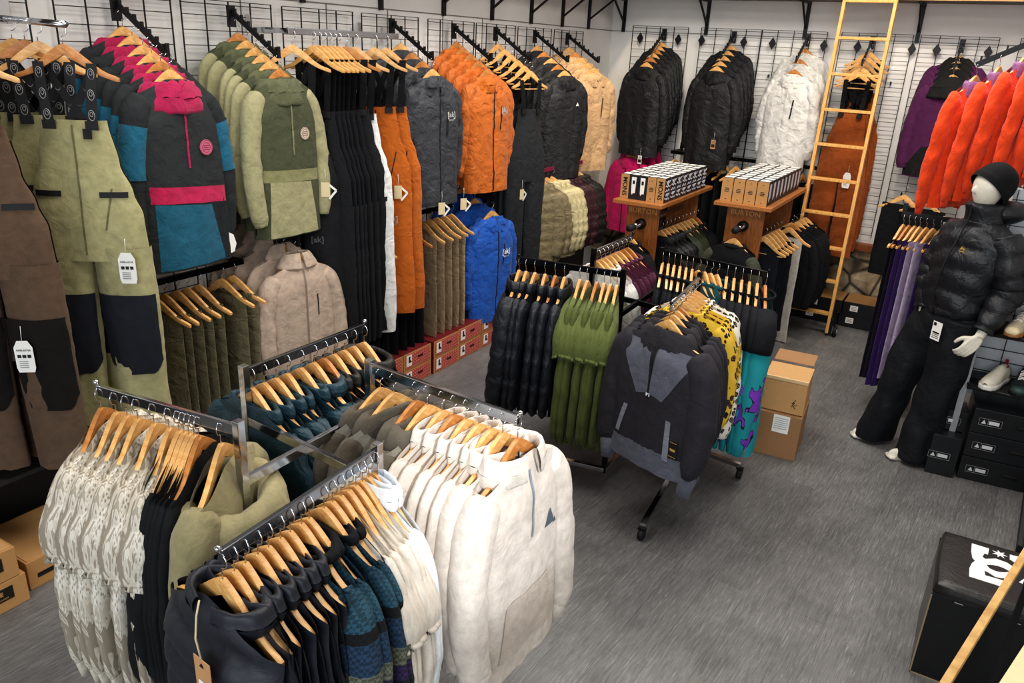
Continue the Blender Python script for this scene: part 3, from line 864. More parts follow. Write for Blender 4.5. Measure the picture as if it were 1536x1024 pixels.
# ---------------------------------------------------------------- left wall, lower row
RL = hangrail(.62, mat=STEEL_D); RL.place((.30, -6.02, 1.19), 90, 'dark low wall rail holding the folded olive trousers', 'low wall rails')
fo = make_folded(fabric('#6f6850', crease=.7), .72, .15, 3)
row(fo, (.30, -5.98, 1.185), (.30, -5.45, 1.185), [.0, .12, .26, .38, .52, .8, .95], 12, 'pair of olive drab trousers', 'from the end by the beige shirts', 'folded olive trousers', 'olive trousers')
bst = make_top('shirt_jacket', 'jacket', fabric('#b19e8e', crease=.35), L=.70, dep=.06, sl=.66, sr=.06, hood='collar', hoodk=dict(hb=.04, hf=.045, flare=.9, th=.006, r=.07), seed=31., zipper=plain('#8b7a6c'), zlen=.9,
    panels=[('pocket_zip', [(.075, -.44), (.083, -.44), (.083, -.31), (.075, -.31)], BLK_MATTE, -1)], neck=fabric('#3f4232'), cuff=fabric('#a8968a'))
LW = waterfall(.40, .16)
LW.place((.06, -5.13, 1.42), 90, 'low sloping arm carrying the beige shirt jackets', 'low sloping arms')
row(bst, (.08, -5.13, 1.40), (.46, -5.13, 1.27), [.0, .22, .45, .7, .98], 80, 'beige shirt jacket with pointed collar', 'from the front of its low arm', 'beige shirt jackets', 'beige shirt jacket')
RK = hangrail(.6, mat=STEEL_D); RK.place((.30, -3.95, 1.22), 90, 'dark low wall rail holding black and khaki trousers', 'low wall rails')
fk = make_folded(fabric('#9a866b', crease=.9), .78, .13, 5); fb = make_folded(fabric('#17181c'), .84, .13, 6)
row(fb, (.30, -4.4, 1.215), (.30, -3.4, 1.215), [.0, .1, .2, .3, .4, .5], 5, 'pair of black trousers', 'from the side of the khaki trousers', 'black trousers low on the long wall', 'black trousers')
row(fk, (.30, -4.4, 1.215), (.30, -3.36, 1.215), [.64, .73, .82, .91, 1.0], 5, 'pair of khaki trousers', 'from the side of the blue jackets', 'khaki trousers on the low rail', 'khaki trousers')
LW.place((.06, -2.98, 1.38), 90, 'low sloping arm carrying the blue shell jackets', 'low sloping arms')
bl = shell('#1a57ae', 41.2, AKLOGO(.10, -.40, .06, plain('#e8ecf2', .6)), L=.88)
row(bl, (.08, -2.98, 1.36), (.44, -2.98, 1.20), [.1, .5, .98], 78, 'bright blue shell jacket with bracketed chest logo', 'from the front of its low arm', 'bright blue shell jackets', 'blue jacket')
# dark stock low under the olive anoraks
fd = make_folded(fabric('#15161a'), 1.0, .16, 9)
row(fd, (.2, -4.95, 1.25), (.25, -4.5, 1.25), [.0, .3, .6, .9], 0, 'pair of black overtrousers', 'from the end by the black bibs', 'black overtrousers low under the bibs', 'overtrousers')
RP = hangrail(1.0, mat=plain('#8a1f45', .5)); RP.place((.42, -2.35, 1.37), 90, 'raspberry covered low rail holding the quilted jackets', 'low wall rails')
def puffer(c, seed, **k):
    kk = dict(L=.66, whem=.23, wch=.24, dep=.07, sl=.64, sr=.066, hood='collar', hoodk=dict(hb=.035, hf=.035, zc=-.135, th=.014, flare=.1, r=.08), quilt=.085, seed=seed, fold=.008, crum=.006)
    kk.update(k)
    return make_top('puffer_jacket', 'jacket', fabric(c, crease=.6, rough=.5, spec=.45), **kk)
p_tan = puffer('#7d7154', 51, zipper=fabric('#5d5440'), L=.70); p_crm = puffer('#c9bd93', 52, L=.70); p_mar = puffer('#3f2127', 53); p_dk = puffer('#23221f', 54)
row(p_tan, (.42, -2.3, 1.365), (.42, -1.4, 1.365), [.0, .14], [42, 42], 'quilted moss brown jacket', 'from the side of the cream puffers', 'moss brown quilted jackets', 'moss puffer', jit=0)
row(p_crm, (.42, -2.3, 1.365), (.42, -1.4, 1.365), [.28, .38, .48], 38, 'quilted cream jacket', 'from the side of the maroon puffers', 'cream quilted jackets', 'cream puffer')
row(p_mar, (.42, -2.3, 1.365), (.42, -1.4, 1.365), [.58, .67, .76], 30, 'quilted maroon jacket', 'from the corner end of the low rail', 'maroon quilted jackets', 'maroon puffer')
row(p_dk, (.42, -2.3, 1.365), (.42, -1.4, 1.365), [.86, .95], 25, 'quilted dark brown jacket', 'from the corner end of the low rail', 'dark brown quilted jackets', 'dark puffer')

# boot boxes with red geometric fronts
def redbox():
    t = T('shoe_box', 'box'); m = MB(); m.box((0, 0, .066), (.33, .32, .125)); t.add('carton', m.mesh('carton', plain('#6d1219', .6), False, .002))
    m = MB(); m.box((0, -.161, .066), (.33, .003, .13)); t.add('kraft_front', m.mesh('kraft_front', KRAFT, False))
    m = MB()
    mr, nt, bs = nmat('red_chevron_print'); v = mapping(nt, (1, 1, 1)); ck = node(nt, 'ShaderNodeTexBrick', Scale=1.0)
    ro = nt.nodes.new('ShaderNodeMapping'); ro.inputs['Rotation'].default_value = (0, math.radians(45), 0); nt.links.new(v, ro.inputs['Vector'])
    sw = nt.nodes.new('ShaderNodeSeparateXYZ'); cb = nt.nodes.new('ShaderNodeCombineXYZ'); nt.links.new(ro.outputs[0], sw.inputs[0]); nt.links.new(sw.outputs['X'], cb.inputs['X']); nt.links.new(sw.outputs['Z'], cb.inputs['Y']); nt.links.new(cb.outputs[0], ck.inputs['Vector'])
    for k, x in (('Brick Width', .04), ('Row Height', .016), ('Mortar Size', .0022)): ck.inputs[k].default_value = x
    ck.inputs['Color1'].default_value = lin('#a3242a'); ck.inputs['Color2'].default_value = lin('#b3292e'); ck.inputs['Mortar'].default_value = lin('#d79a86')
    nt.links.new(ck.outputs['Color'], bs.inputs['Base Color']); bs.inputs['Roughness'].default_value = .6
    m.box((0, -.164, .066), (.30, .002, .108)); t.add('printed_panel', m.mesh('printed_panel', mr, False))
    m = MB(); m.box((-.105, -.166, .072), (.062, .002, .085)); l = t.add('label', m.mesh('label', WHITE_P, False))
    m = MB(); m.prism([(-.112, .105), (-.095, .105), (-.094, .075), (-.08, .066), (-.08, .056), (-.113, .056)], -.168, -.1665); t.add('boot_picture', m.mesh('boot_picture', INK, False), l)
    m = MB(); m.box((.03, -.166, .075), (.06, .002, .014)); t.add('hand_hole', m.mesh('hand_hole', INK, False))
    return t
RB = redbox()
for i, y in enumerate((-4.7, -4.36, -4.02, -3.665, -3.325, -2.985)):
    for k in range(2):
        RB.place((.32 + (.0 if i != 3 else .01), y, k * .134), 90, f'{"lower" if k == 0 else "upper"} red patterned shoe box, {ORD[5-i]} from the blue jackets', 'red patterned shoe boxes along the wall')
# plain kraft cartons, lower left, with printed label
def ridebox():
    t = T('carton', 'box'); m = MB(); m.box((0, 0, .072), (.42, .40, .142)); t.add('box_body', m.mesh('box_body', KRAFT, False, .003))
    m = MB(); m.box((0, 0, .144), (.40, .38, .004)); t.add('lid', m.mesh('lid', plain('#bf9460', .75), False))
    m = MB(); m.box((.09, -.201, .085), (.12, .002, .062)); l = t.add('label', m.mesh('label', INK, False))
    me = textmesh('RIDE', .028, KRAFT, 0, .0012); xform(me, lambda c: Vector((c.x + .078, -.2025, c.y + .092))); t.add('lettering', me, l)
    me = textmesh('SNOWBOARDS', .0105, KRAFT, 0, .0002); xform(me, lambda c: Vector((c.x + .09, -.2025, c.y + .066))); t.add('lettering', me, l)
    m = MB(); m.box((-.12, -.201, .06), (.10, .002, .022)); t.add('hand_hole', m.mesh('hand_hole', INK, False))
    return t
RD = ridebox()
for k, (y, z) in enumerate(((-7.15, 0), (-7.17, .146), (-7.6, 0), (-7.6, .146), (-6.7, 0))):
    RD.place((.37 - (.05 if k == 4 else 0), y, z), 90, ['lower kraft boot carton of the stack with a printed badge', 'upper kraft boot carton of the stack with a printed badge', 'lower kraft carton cut by the picture edge', 'upper kraft carton cut by the picture edge', 'single kraft carton in the shade under the brown bibs'][k], 'kraft boot cartons')
m = MB(); m.box((.22, -6.6, .50), (.36, 1.3, .02)); m.box((.22, -7.2, .25), (.34, .02, .5)) if False else None
t = T('low_shelf', 'shelf'); t.add('board', m.mesh('board', plain('#2a2724', .6), False))
for y in (-7.2, -6.0):
    for x in (.05, .38): m = MB(); m.box((x, y, .245), (.025, .025, .49)); t.add('leg', m.mesh('leg', BLK_METAL, False))
t.place((0, 0, 0), 0, 'low dark shelf against the wall under the brown bibs')

# ---------------------------------------------------------------- back wall
bk = shell('#1b1c1f', 61, [('[ak]', .10, -.36, .045, plain('#4b4c50', .6)), ('BURTON', .10, -.395, .012, plain('#4b4c50', .6))], L=.88, crum=.004, zipper=plain('#2b2c30'), tag=WHITE_P, tagx=.10)
row(bk, (.63, -.12, 2.56), (.63, -.48, 2.36), [.0, .18, .36, .54, .74, .98], [-12] * 6, 'black hooded ski jacket with faint chest logo', 'from the front of the corner arm', 'black ski jackets nearest the corner', 'black ski jacket', jit=3)
bk2 = shell('#1a1b1d', 66, [], L=.92, crum=.004, zipper=None, tag=KRAFT_TAG, tagx=.12, tagz=-.78)
row(bk2, (1.36, -.12, 2.56), (1.36, -.5, 2.36), [.0, .25, .5, .75, .98], [-12] * 5, 'long black winter coat', 'from the front of its back wall arm', 'long black winter coats', 'winter coat', jit=3)
wsh_ = shell('#cfcdc8', 70, [], L=.86, crum=.012, zipper=fabric('#bdbbb5'), zlen=.5, tag=KRAFT_TAG, tagx=.06)
row(wsh_, (2.07, -.12, 2.56), (2.07, -.42, 2.37), [.0, .5, .98], [-14] * 3, 'crinkled white hooded shell jacket', 'from the front of its back wall arm', 'white shell jackets', 'white jacket', hg=H_DARK)
rb = make_bib(fabric('#8f4a1c', crease=.5), 1.66, strap=fabric('#141416'), seed=77, bibtop=-.42, tag=WHITE_P, tagx=.1, tagz=-1.0)
rb.parts = [p for p in rb.parts if p[0] not in ('lettering',)]
row(rb, (2.64, -.12, 2.56), (2.64, -.45, 2.38), [.0, .25, .5, .75, .98], [-16, -10, -14, -12, -14], 'burnt orange bib behind the ladder', 'from the front of its arm', 'burnt orange bibs behind the ladder', 'burnt orange bib', hg=H_BAR)
pl = make_top('hooded_jacket', 'jacket', fabric('#4d1f47'), None, fabric('#1c1d1c'), L=.84, dep=.07, sl=.78, sr=.07, seed=81, hoodk=dict(hb=.10, hf=.09, r=.10, amp=.015, flare=.9),
    panels=[('lower_panel', [(-.25, -.93), (.25, -.93), (.235, -.60), (-.1, -.68)], fabric('#1c1c1e'), -1)])
row(pl, (3.37, -.12, 2.56), (3.37, -.36, 2.40), [.0, .3, .6, .98], [-22] * 4, 'plum jacket with black hood and hem', 'from the front of its back wall arm', 'plum jackets', 'plum jacket')
pk = make_top('hooded_jacket', 'jacket', fabric('#b8155f', crease=.5), L=.80, dep=.07, sl=.74, sr=.066, seed=84, hoodk=dict(hb=.07, hf=.06, r=.09), zipper=BLK_MATTE)
LW.place((.56, -.06, 1.62), 0, 'low sloping arm carrying the hot pink jackets', 'low sloping arms')
row(pk, (.56, -.1, 1.60), (.56, -.46, 1.46), [.1, .5, .98], [-18] * 3, 'hot pink jacket behind the stacked boxes', 'from the front of its low arm', 'hot pink jackets', 'pink jacket')
RBk = hangrail(1.5, mat=STEEL_D, out=.3); RBk.place((.95, -.36, 1.44), 0, 'dark rail of black trousers below the black coats')
fbk = make_folded(fabric('#16171a'), 1.0, .15, 14)
row(fbk, (1.0, -.36, 1.435), (2.4, -.36, 1.435), [k / 13 for k in range(14)], 70, 'pair of black ski trousers', 'from the ladder end of the back rail', 'black ski trousers on the back rail', 'ski trousers', jit=10)
fbb = make_folded(fabric('#131417'), .62, .17, 15, dep=.035)
row(fbb, (3.24, -.8, 1.42), (3.42, -.9, 1.42), [0, 1.0], [-20, -20], 'pair of wide black trousers', 'by the stone wainscot', 'wide black trousers by the stone', 'wide trousers', hg=H_BAR)
# black boot boxes on the floor along the back wall
def blackbox(w=.36, d=.34, h=.125, logo='', top='#9a7447'):
    t = T('boot_box', 'box'); m = MB(); m.box((0, 0, h / 2), (w, d, h)); t.add('carton', m.mesh('carton', plain('#16161a', .35), False, .003))
    if top: m = MB(); m.box((0, 0, h + .001), (w * .97, d * .97, .004)); t.add('lid', m.mesh('lid', plain(top, .7), False))
    m = MB(); m.box((-w * .22, -d / 2 - .001, h * .55), (.07, .002, .055)); l = t.add('label', m.mesh('label', WHITE_P, False))
    m = MB()
    for k in range(3): m.box((-w * .22, -d / 2 - .003, h * .55 + (k - 1) * .014), (.05, .001, .003))
    t.add('print', m.mesh('print', INK, False), l)
    return t
BB = blackbox(); BB0 = blackbox(top=None)
for i in range(5):
    (BB0).place((1.95 + i * .37, -.32, 0), 0, f'lower black boot box, {ORD[i]} from the white trousers, under the stone wall', 'black boot boxes on the floor')
    (BB).place((1.97 + i * .37, -.33, .126), 0, f'upper black boot box, {ORD[i]} from the white trousers, under the stone wall', 'black boot boxes on the floor')

# ladder
LDW = wood('#c08a45', '#e3b36c', (20, 20, 2), name='ladder_wood')
t = T('rolling_ladder', 'ladder')
a0, a1, b0, b1 = Vector((2.43, -.85, .02)), Vector((2.42, -.52, 2.98)), Vector((2.85, -.86, .02)), Vector((2.83, -.52, 2.98))
for p, q in ((a0, a1), (b0, b1)):
    m = MB(); m.beam(p, q, .028, .065, up=(0, 1, 0)); t.add('rail', m.mesh('rail', LDW, False, .005))
for k in range(10):
    f = (k + .6) / 9.9; p, q = a0.lerp(a1, f), b0.lerp(b1, f)
    m = MB(); m.beam(p, q, .07, .024); t.add('rung', m.mesh('rung', LDW, False, .004))
wm = MB(); wm.tube([(2.90, -.86, .05), (2.93, -.86, .05)], .05, 20, 0); t.add('wheel', wm.mesh('wheel', BLK_MATTE))
wm = MB(); wm.tube([(2.895, -.86, .05), (2.935, -.86, .05)], .022, 14, 0); t.add('wheel_hub', wm.mesh('wheel_hub', plain('#9b9b9b', .4)))
wm = MB(); wm.box((2.875, -.86, .10), (.02, .05, .14)); wm.box((2.89, -.86, .11), (.05, .04, .02)); t.add('wheel_bracket', wm.mesh('wheel_bracket', BLK_METAL, False))
t.place((0, 0, 0), 0, 'pale wooden rolling ladder leaning on the high shelf in front of orange bibs')
bpy.data.objects['rolling_ladder']['label'] = 'pale wooden rolling ladder leaning on the high shelf in front of orange bibs'

# orange jackets on the arm from the right wall, and the row below
t = T('sloping_rail', 'clothes rail'); m = MB(); m.beam((0, 0, 0), (1.75, 0, .95), .02, .035, up=(0, 0, 1)); t.add('bar', m.mesh('bar', BLK_METAL, False))
m = MB()
for k in range(12): m.box((.02 + k * .13, 0, .04 + k * .0706), (.012, .012, .03))
t.add('stud', m.mesh('stud', BLK_METAL, False))
t.place((3.585, -2.2, 2.42), 0, 'black sloping arm with steel hooks carrying the bright orange jackets')
orj = make_top('ski_jacket', 'jacket', fabric('#e04a1e', crease=.5, var=.1), None, fabric('#8d5d86', crease=.6), L=.80, wsh=.22, wch=.25, whem=.25, dep=.09, sl=.80, sr=.064, fold=.02, seed=91, hood='cowl', hoodk=dict(hb=.09, hf=.08, r=.075, amp=.02, flare=.2), cuff=fabric('#d8431a'), crum=.012)
row(orj, (3.60, -2.2, 2.42), (4.50, -2.2, 2.90), [0, .13, .27, .40, .53, .67, .82, .96], -112, 'bright orange ski jacket with mauve collar', 'from the upper end of its arm', 'bright orange ski jackets', 'orange jacket', jit=6, ys=.62)
RQ = hangrail(.6, mat=BLK_METAL, out=.02); RQ.place((3.36, -2.28, 1.43), 4, 'low black rail of purple and lavender trousers behind the mannequin')
fpu = make_folded(fabric('#412465', crease=.6), 1.05, .2, 22, dep=.035); flv = make_folded(fabric('#b3a3bb', crease=.5), .98, .2, 23, dep=.035); fpb = make_folded(fabric('#1a1420', crease=.6), 1.0, .18, 24, dep=.03)
row(fpb, (3.38, -2.28, 1.425), (3.9, -2.25, 1.425), [.0, .07], -108, 'pair of dark plum trousers', 'from the mannequin', 'dark plum trousers', 'plum trousers')
row(fpu, (3.38, -2.28, 1.425), (3.9, -2.25, 1.425), [.14, .2, .45, .52], -108, 'pair of violet trousers', 'from the mannequin', 'violet trousers', 'violet trousers')
row(flv, (3.38, -2.28, 1.425), (3.9, -2.25, 1.425), [.28, .36], -112, 'pair of pale lavender trousers', 'from the mannequin', 'pale lavender trousers', 'lavender trousers')

# ---------------------------------------------------------------- wooden island fixtures
FW = wood('#7d4520', '#b0723a', (30, 30, 3), name='stained_pine'); FWB = wood('#8b5226', '#bd8148', (30, 3, 30), name='stained_pine_board')
ENG = plain('#d39a55', .6)
def island(W_, L_, H, nm):
    t = T('display_stand', 'clothes stand')
    m = MB(); m.box((W_ / 2, L_ / 2, H - .015), (W_, L_, .03)); t.add('top_board', m.mesh('top_board', FWB, False, .004))
    for y in (.16, L_ - .16):
        m = MB(); m.box((W_ / 2, y, (H - .03) / 2), (W_ * .66, .03, H - .03)); e = t.add('end_panel', m.mesh('end_panel', FW, False, .003))
        if y < .5:
            me = textmesh('BURTON', .058, ENG, .0006, .0006, spacing=1.05); xform(me, lambda c: Vector((c.x + W_ / 2, y - .017 - c.z, c.y + H - .09))); t.add('lettering', me, e)
    m = MB()
    m.tube([(W_ / 2, -.10, H - .19), (W_ / 2, L_ - .1, H - .19)], .020, 14)
    t.add('hanging_pipe', m.mesh('hanging_pipe', CHROME))
    m = MB(); m.tube([(W_ / 2, -.11, H - .19), (W_ / 2, -.03, H - .19)], .027, 16); t.add('pipe_cap', m.mesh('pipe_cap', BLK_MATTE))
    m = MB(); m.tube([(W_ / 2, .1, H - .19), (W_ / 2, .143, H - .19)], .042, 20); t.add('pipe_flange', m.mesh('pipe_flange', BLK_METAL))
    m = MB(); m.box((W_ / 2, L_ / 2, .09), (.04, L_ - .34, .14)); t.add('stretcher', m.mesh('stretcher', FW, False))
    return t
HF = 1.30
F1 = (1.31, -2.58); F2 = (1.965, -2.055)
island(.41, 1.27, HF, 1).place((F1[0], F1[1], 0), 0, 'stained pine stand topped with the black printed boxes')
island(.46, 1.33, HF, 2).place((F2[0], F2[1], 0), 0, 'stained pine stand topped with the plain kraft boxes')
# packaged goods on top
def prodbox(front, side, txt, art, w=.074, d=.125, h=.19):
    t = T('product_box', 'box'); m = MB(); m.box((0, 0, h / 2), (w * .96, d * .97, h)); t.add('carton', m.mesh('carton', side, False, .0015))
    m = MB(); m.box((0, -d / 2, h / 2), (w * .94, .002, h * .99)); f = t.add('front_face', m.mesh('front_face', front, False))
    if txt == 'MONS':
        me = textmesh(txt, .052, INK, 0, .001); xform(me, lambda c: Vector((c.y, -d / 2 - .002, h / 2 - c.x))); t.add('lettering', me, f)
    elif txt == 'phone':
        m = MB(); m.prism([(-.016, .05), (-.008, .035), (.0, .05), (.016, .05), (.02, .175), (-.02, .175)], -d / 2 - .003, -d / 2 - .0015); l = t.add('picture', m.mesh('picture', WHITE_P, False), f)
        m = MB(); m.box((0, -d / 2 - .004, .135), (.018, .001, .028)); t.add('print', m.mesh('print', INK, False), f)
    elif txt:
        m = MB()
        for k, w_ in enumerate((.03, .04, .032)): m.box((0, -d / 2 - .002, h * .5 + (1 - k) * .012), (w_, .001, .005))
        m.box((0, -d / 2 - .002, h * .86), (.012, .001, .004)); m.box((0, -d / 2 - .002, h * .12), (.014, .001, .004))
        t.add('print', m.mesh('print', INK, False), f)
    m = MB(); m.box((0, 0, h + .001), (w * .8, d * .62, .003)); t.add('lid_label', m.mesh('lid_label', plain('#d9d7d2', .6), False))
    m = MB()
    if art == 'swirl':
        for k in range(5):
            pts = [(w / 2 * .97, -d * .36 + d * .72 * i / 10, .03 + k * .033 + .010 * sin(i * 1.3 + k * 2)) for i in range(11)]
            m.tube(pts, .0032, 4)
        m.ball((w / 2 * .965, .0, .15), (.001, .025, .013), 6); m.ball((w / 2 * .965, .01, .06), (.001, .02, .016), 6)
    else:
        m.prism([(-.0, .045), (.018, .03), (.03, .05), (.03, .17), (-.02, .17), (-.025, .06)], -.001, .001)
        for i, v in enumerate(m.v): m.v[i] = (w / 2 * .97 + v[1], -v[0], v[2])
    t.add('side_art', m.mesh('side_art', plain('#c9c7cf', .6), False))
    return t
BKS = plain('#1d1e22', .5)
pm1 = prodbox(KRAFT, BKS, 'MONS', 'swirl'); pm2 = prodbox(BKS, BKS, 'phone', 'swirl'); pm3 = prodbox(KRAFT, BKS, 'text', 'swirl'); pk1 = prodbox(KRAFT, BKS, 'text', 'glove', .094)
for j in range(8):
    for i in range(5):
        mk = [pm1, pm2, pm2, pm3, pm1][i] if j == 0 else (pm1, pm3)[(i + j) % 2]
        mk.place((F1[0] + .05 + i * .0745, F1[1] + .16 + j * .128, HF), 0, f'black printed box on the pine stand, {ORD[j]} row back, {ORD[i]} from the left', 'black printed boxes on the pine stand')
for j in range(9):
    for i in range(4):
        pk1.place((F2[0] + .075 + i * .0945, F2[1] + .12 + j * .128, HF), 0, f'kraft fronted box on the pine stand, {ORD[j]} row back, {ORD[i]} from the left', 'kraft fronted boxes on the pine stand')
# garments on the stands
tee = make_top('sweater', 'shirt', fabric('#17181b', crease=.2), L=.66, dep=.05, sl=.6, sr=.055, hood='crew', seed=101)
lst = make_top('sweater', 'shirt', fabric('#16171a', crease=.2), fabric('#44463a'), L=.66, dep=.05, sl=.6, sr=.055, hood='crew', seed=103)
row(tee, (1.515, -2.66, 1.11), (1.515, -2.66, 1.11), [1], -12, 'plain black long sleeved top', 'on the pine stand end below the black boxes', 'x', 'long sleeved top', scale=.98)
row(lst, (2.195, -2.14, 1.11), (2.195, -2.14, 1.11), [1], -14, 'plain black sweater', 'on the pine stand end below the kraft boxes', 'x', 'black sweater')
p_bk = puffer('#17181b', 110, L=.62); grn = make_top('sweatshirt', 'sweatshirt', fabric('#4a5244'), L=.62, dep=.045, sl=.58, sr=.05, hood='crew', seed=112); gol = make_top('sweatshirt', 'sweatshirt', fabric('#3b3f2a'), L=.62, dep=.045, sl=.58, sr=.05, hood='crew', seed=113); gbk = make_top('sweatshirt', 'sweatshirt', fabric('#17181a'), L=.62, dep=.045, sl=.58, sr=.05, hood='crew', seed=114)
row(p_bk, (1.60, -2.2, 1.09), (1.64, -1.4, 1.09), [.0, .1, .2, .3], -12, 'black puffer', 'from the sage sweatshirts on the first pine stand', 'black puffers on the first pine stand', 'black puffer')
row(grn, (1.60, -2.2, 1.09), (1.64, -1.4, 1.09), [.42, .52], -14, 'sage green sweatshirt', 'from the olive ones on the pine stand', 'sage green sweatshirts', 'sage sweatshirt')
row(gol, (1.60, -2.2, 1.09), (1.64, -1.4, 1.09), [.62, .72], -14, 'dark olive sweatshirt', 'from the far end of the pine stand', 'dark olive sweatshirts', 'dark olive sweatshirt')
row(gbk, (1.60, -2.2, 1.09), (1.64, -1.4, 1.09), [.84, .96], -14, 'plain black sweatshirt', 'from the far end of the pine stand', 'black sweatshirts on the pine stand', 'black sweatshirt')
fjn = make_folded(fabric('#171a21'), .78, .15, 31); 
row(fjn, (2.36, -1.85, 1.10), (2.42, -.9, 1.10), [.0, .1, .2, .3, .4], -10, 'pair of navy black trousers', 'from the white trousers on the pine stand', 'navy black trousers on the pine stand', 'navy trousers', hg=H_BAR)
fwt = make_folded(fabric('#bdb8ae'), .92, .13, 32); flr = make_folded(fabric('#9a4a44'), .86, .12, 33)
row(flr, (2.40, -1.3, 1.10), (2.42, -.9, 1.10), [.5], -10, 'pair of brick red trousers', 'on the pine stand near the white ones', 'x', 'brick red trousers')
row(fwt, (2.44, -1.5, 1.10), (2.46, -.9, 1.10), [.3], -10, 'pair of off white trousers', 'on the pine stand near the ladder', 'x', 'off white trousers')
lsb = make_top('long_sleeve_top', 'shirt', fabric('#141518'), L=.70, dep=.045, sl=.68, sr=.05, hood='crew', seed=117)
row(lsb, (2.44, -1.2, 1.10), (2.46, -.75, 1.10), [.1, .4, .7, 1.0], -10, 'black long sleeved top', 'from the ladder end of the pine stand', 'black long sleeved tops on the pine stand', 'long sleeved top')
# ---------------------------------------------------------------- chrome pinwheel racks
def pinwheel(posts, ends, zt, zx, label, mat, mat2):
    """four uprights joined by a crossed frame, one straight arm from each, floor legs on castors"""
    t = T('four_way_rack', 'clothes rack')
    cx = sum(p[0] for p in posts) / 4; cy = sum(p[1] for p in posts) / 4
    for i, (p, e) in enumerate(zip(posts, ends)):
        z = zt[i]
        m = MB(); m.box((p[0], p[1], (z + .03 + .07) / 2), (.026, .026, z + .03 - .07)); t.add('post', m.mesh('post', mat, False, .002))
        m = MB(); m.beam((p[0], p[1], z), (e[0], e[1], z), .014, .034); a = t.add('arm', m.mesh('arm', mat if i % 2 == 0 else mat2, False, .002))
        d = (Vector(e) - Vector(p)).normalized()
        m = MB(); m.ball((e[0] + d.x * .006, e[1] + d.y * .006, z + .024), .009, 6); t.add('end_stop', m.mesh('end_stop', mat), a)
    for i in (0, 1):
        p, q = posts[i], posts[i + 2]
        m = MB(); m.beam((p[0], p[1], zx + i * .002), (q[0], q[1], zx + i * .002), .018, .030); t.add('cross_bar', m.mesh('cross_bar', mat, False, .002))
    for i, (p, e) in enumerate(zip(posts, ends)):
        q = (p[0] + (e[0] - p[0]) * 1.05, p[1] + (e[1] - p[1]) * 1.05)
        m = MB(); m.beam((p[0], p[1], .085), (q[0], q[1], .085), .03, .026); m.beam((cx, cy, .085), (p[0], p[1], .085), .03, .026)
        t.add('floor_leg', m.mesh('floor_leg', mat2, False, .002))
        m = MB(); m.tube([(q[0] - .014, q[1], .032), (q[0] + .014, q[1], .032)], .032, 18); c = t.add('castor', m.mesh('castor', BLK_MATTE))
        m = MB(); m.box((q[0], q[1], .066), (.04, .03, .012)); t.add('castor_fork', m.mesh('castor_fork', BLK_METAL, False), c)
    t.place((0, 0, 0), 0, label)
A = dict(S=(2.14, -7.0), W=(1.84, -6.72), N=(2.13, -6.43), E=(2.46, -6.78))
pinwheel([A['S'], A['W'], A['N'], A['E']], [(1.59, -7.07), (1.85, -6.14), (2.75, -6.47), (2.49, -7.36)], [1.35, 1.35, 1.35, 1.285], 1.18,
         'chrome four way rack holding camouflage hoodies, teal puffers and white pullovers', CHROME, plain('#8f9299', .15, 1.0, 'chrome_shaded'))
B = dict(S=(2.25, -4.52), W=(1.92, -4.2), N=(2.23, -3.9), E=(2.60, -4.3))
pinwheel([B['S'], B['W'], B['N'], B['E']], [(1.66, -4.62), (1.93, -3.64), (2.88, -3.98), (2.66, -4.90)], [1.28] * 4, 1.05,
         'dark chrome four way rack holding grey fleeces, black puffers and printed fleeces', STEEL_D, CHROME)

def lint(a, b, p): return [(x - a) / (b - a) for x in p]
# camouflage arm (outer end nearest the left)
S0, S1 = (2.14, -7.0, 1.352), (1.59, -7.07, 1.352)
cam = make_top('hoodie', 'hoodie', camo(), None, camo(), L=.70, dep=.06, sl=.72, sr=.066, hood=None, pouch=camo(), seed=201, cuff=fabric('#cfc7b8'), cuffl=.07, fold=.012)
row(cam, S0, S1, [1.0, .885, .80, .72, .60, .49], [-62, -64, -66, -64, -62, -60], 'pale reptile camouflage hoodie', 'from the free end of its chrome arm', 'camouflage hoodies', 'camouflage hoodie', jit=0, ys0=.5)
blkp = make_top('sweatshirt', 'sweatshirt', fabric('#17181a', crease=.2), L=.72, dep=.04, sl=.68, sr=.05, hood=None, seed=205)
row(blkp, S0, S1, [.42, .385, .35, .315, .28], -64, 'black sweatshirt beside the camouflage hoodies', 'from the free end', 'black sweatshirts beside the camouflage hoodies', 'black sweatshirt', jit=1)
ohd = make_top('hoodie', 'hoodie', fabric('#8f8664', crease=.25), None, fabric('#978e6b', crease=.25), L=.70, dep=.06, sl=.70, sr=.066, hood='drape', hoodk=dict(peak=.75, hb=.12, sag=.13, r=.10, th=.03, ys=1.25, xs=1.2, zc=-.20), seed=208)
row(ohd, S0, S1, [.13], -62, 'khaki olive hoodie with a big drooping hood', 'next to the chrome post', 'x', 'khaki olive hoodie')
# teal and black puffers arm
W0, W1 = (1.84, -6.72, 1.352), (1.85, -6.14, 1.352)
tl = puffer('#1c3c48', 210, L=.62, dep=.06, hoodk=dict(hb=.03, hf=.03, zc=-.14, th=.012, flare=.1, r=.085)); pb2 = puffer('#23211f', 212, L=.62, dep=.06, hoodk=dict(hb=.03, hf=.03, zc=-.14, th=.012, flare=.1, r=.085))
row(tl, W0, W1, [.05, .14, .23, .32, .43, .54], -8, 'deep teal puffer jacket', 'from the side of the dark puffers', 'deep teal puffer jackets', 'teal puffer')
row(pb2, W0, W1, [.63, .72, .81, .9, 1.0], -8, 'dark brown puffer jacket', 'from the free end beyond the teal ones', 'dark brown puffer jackets', 'brown puffer')
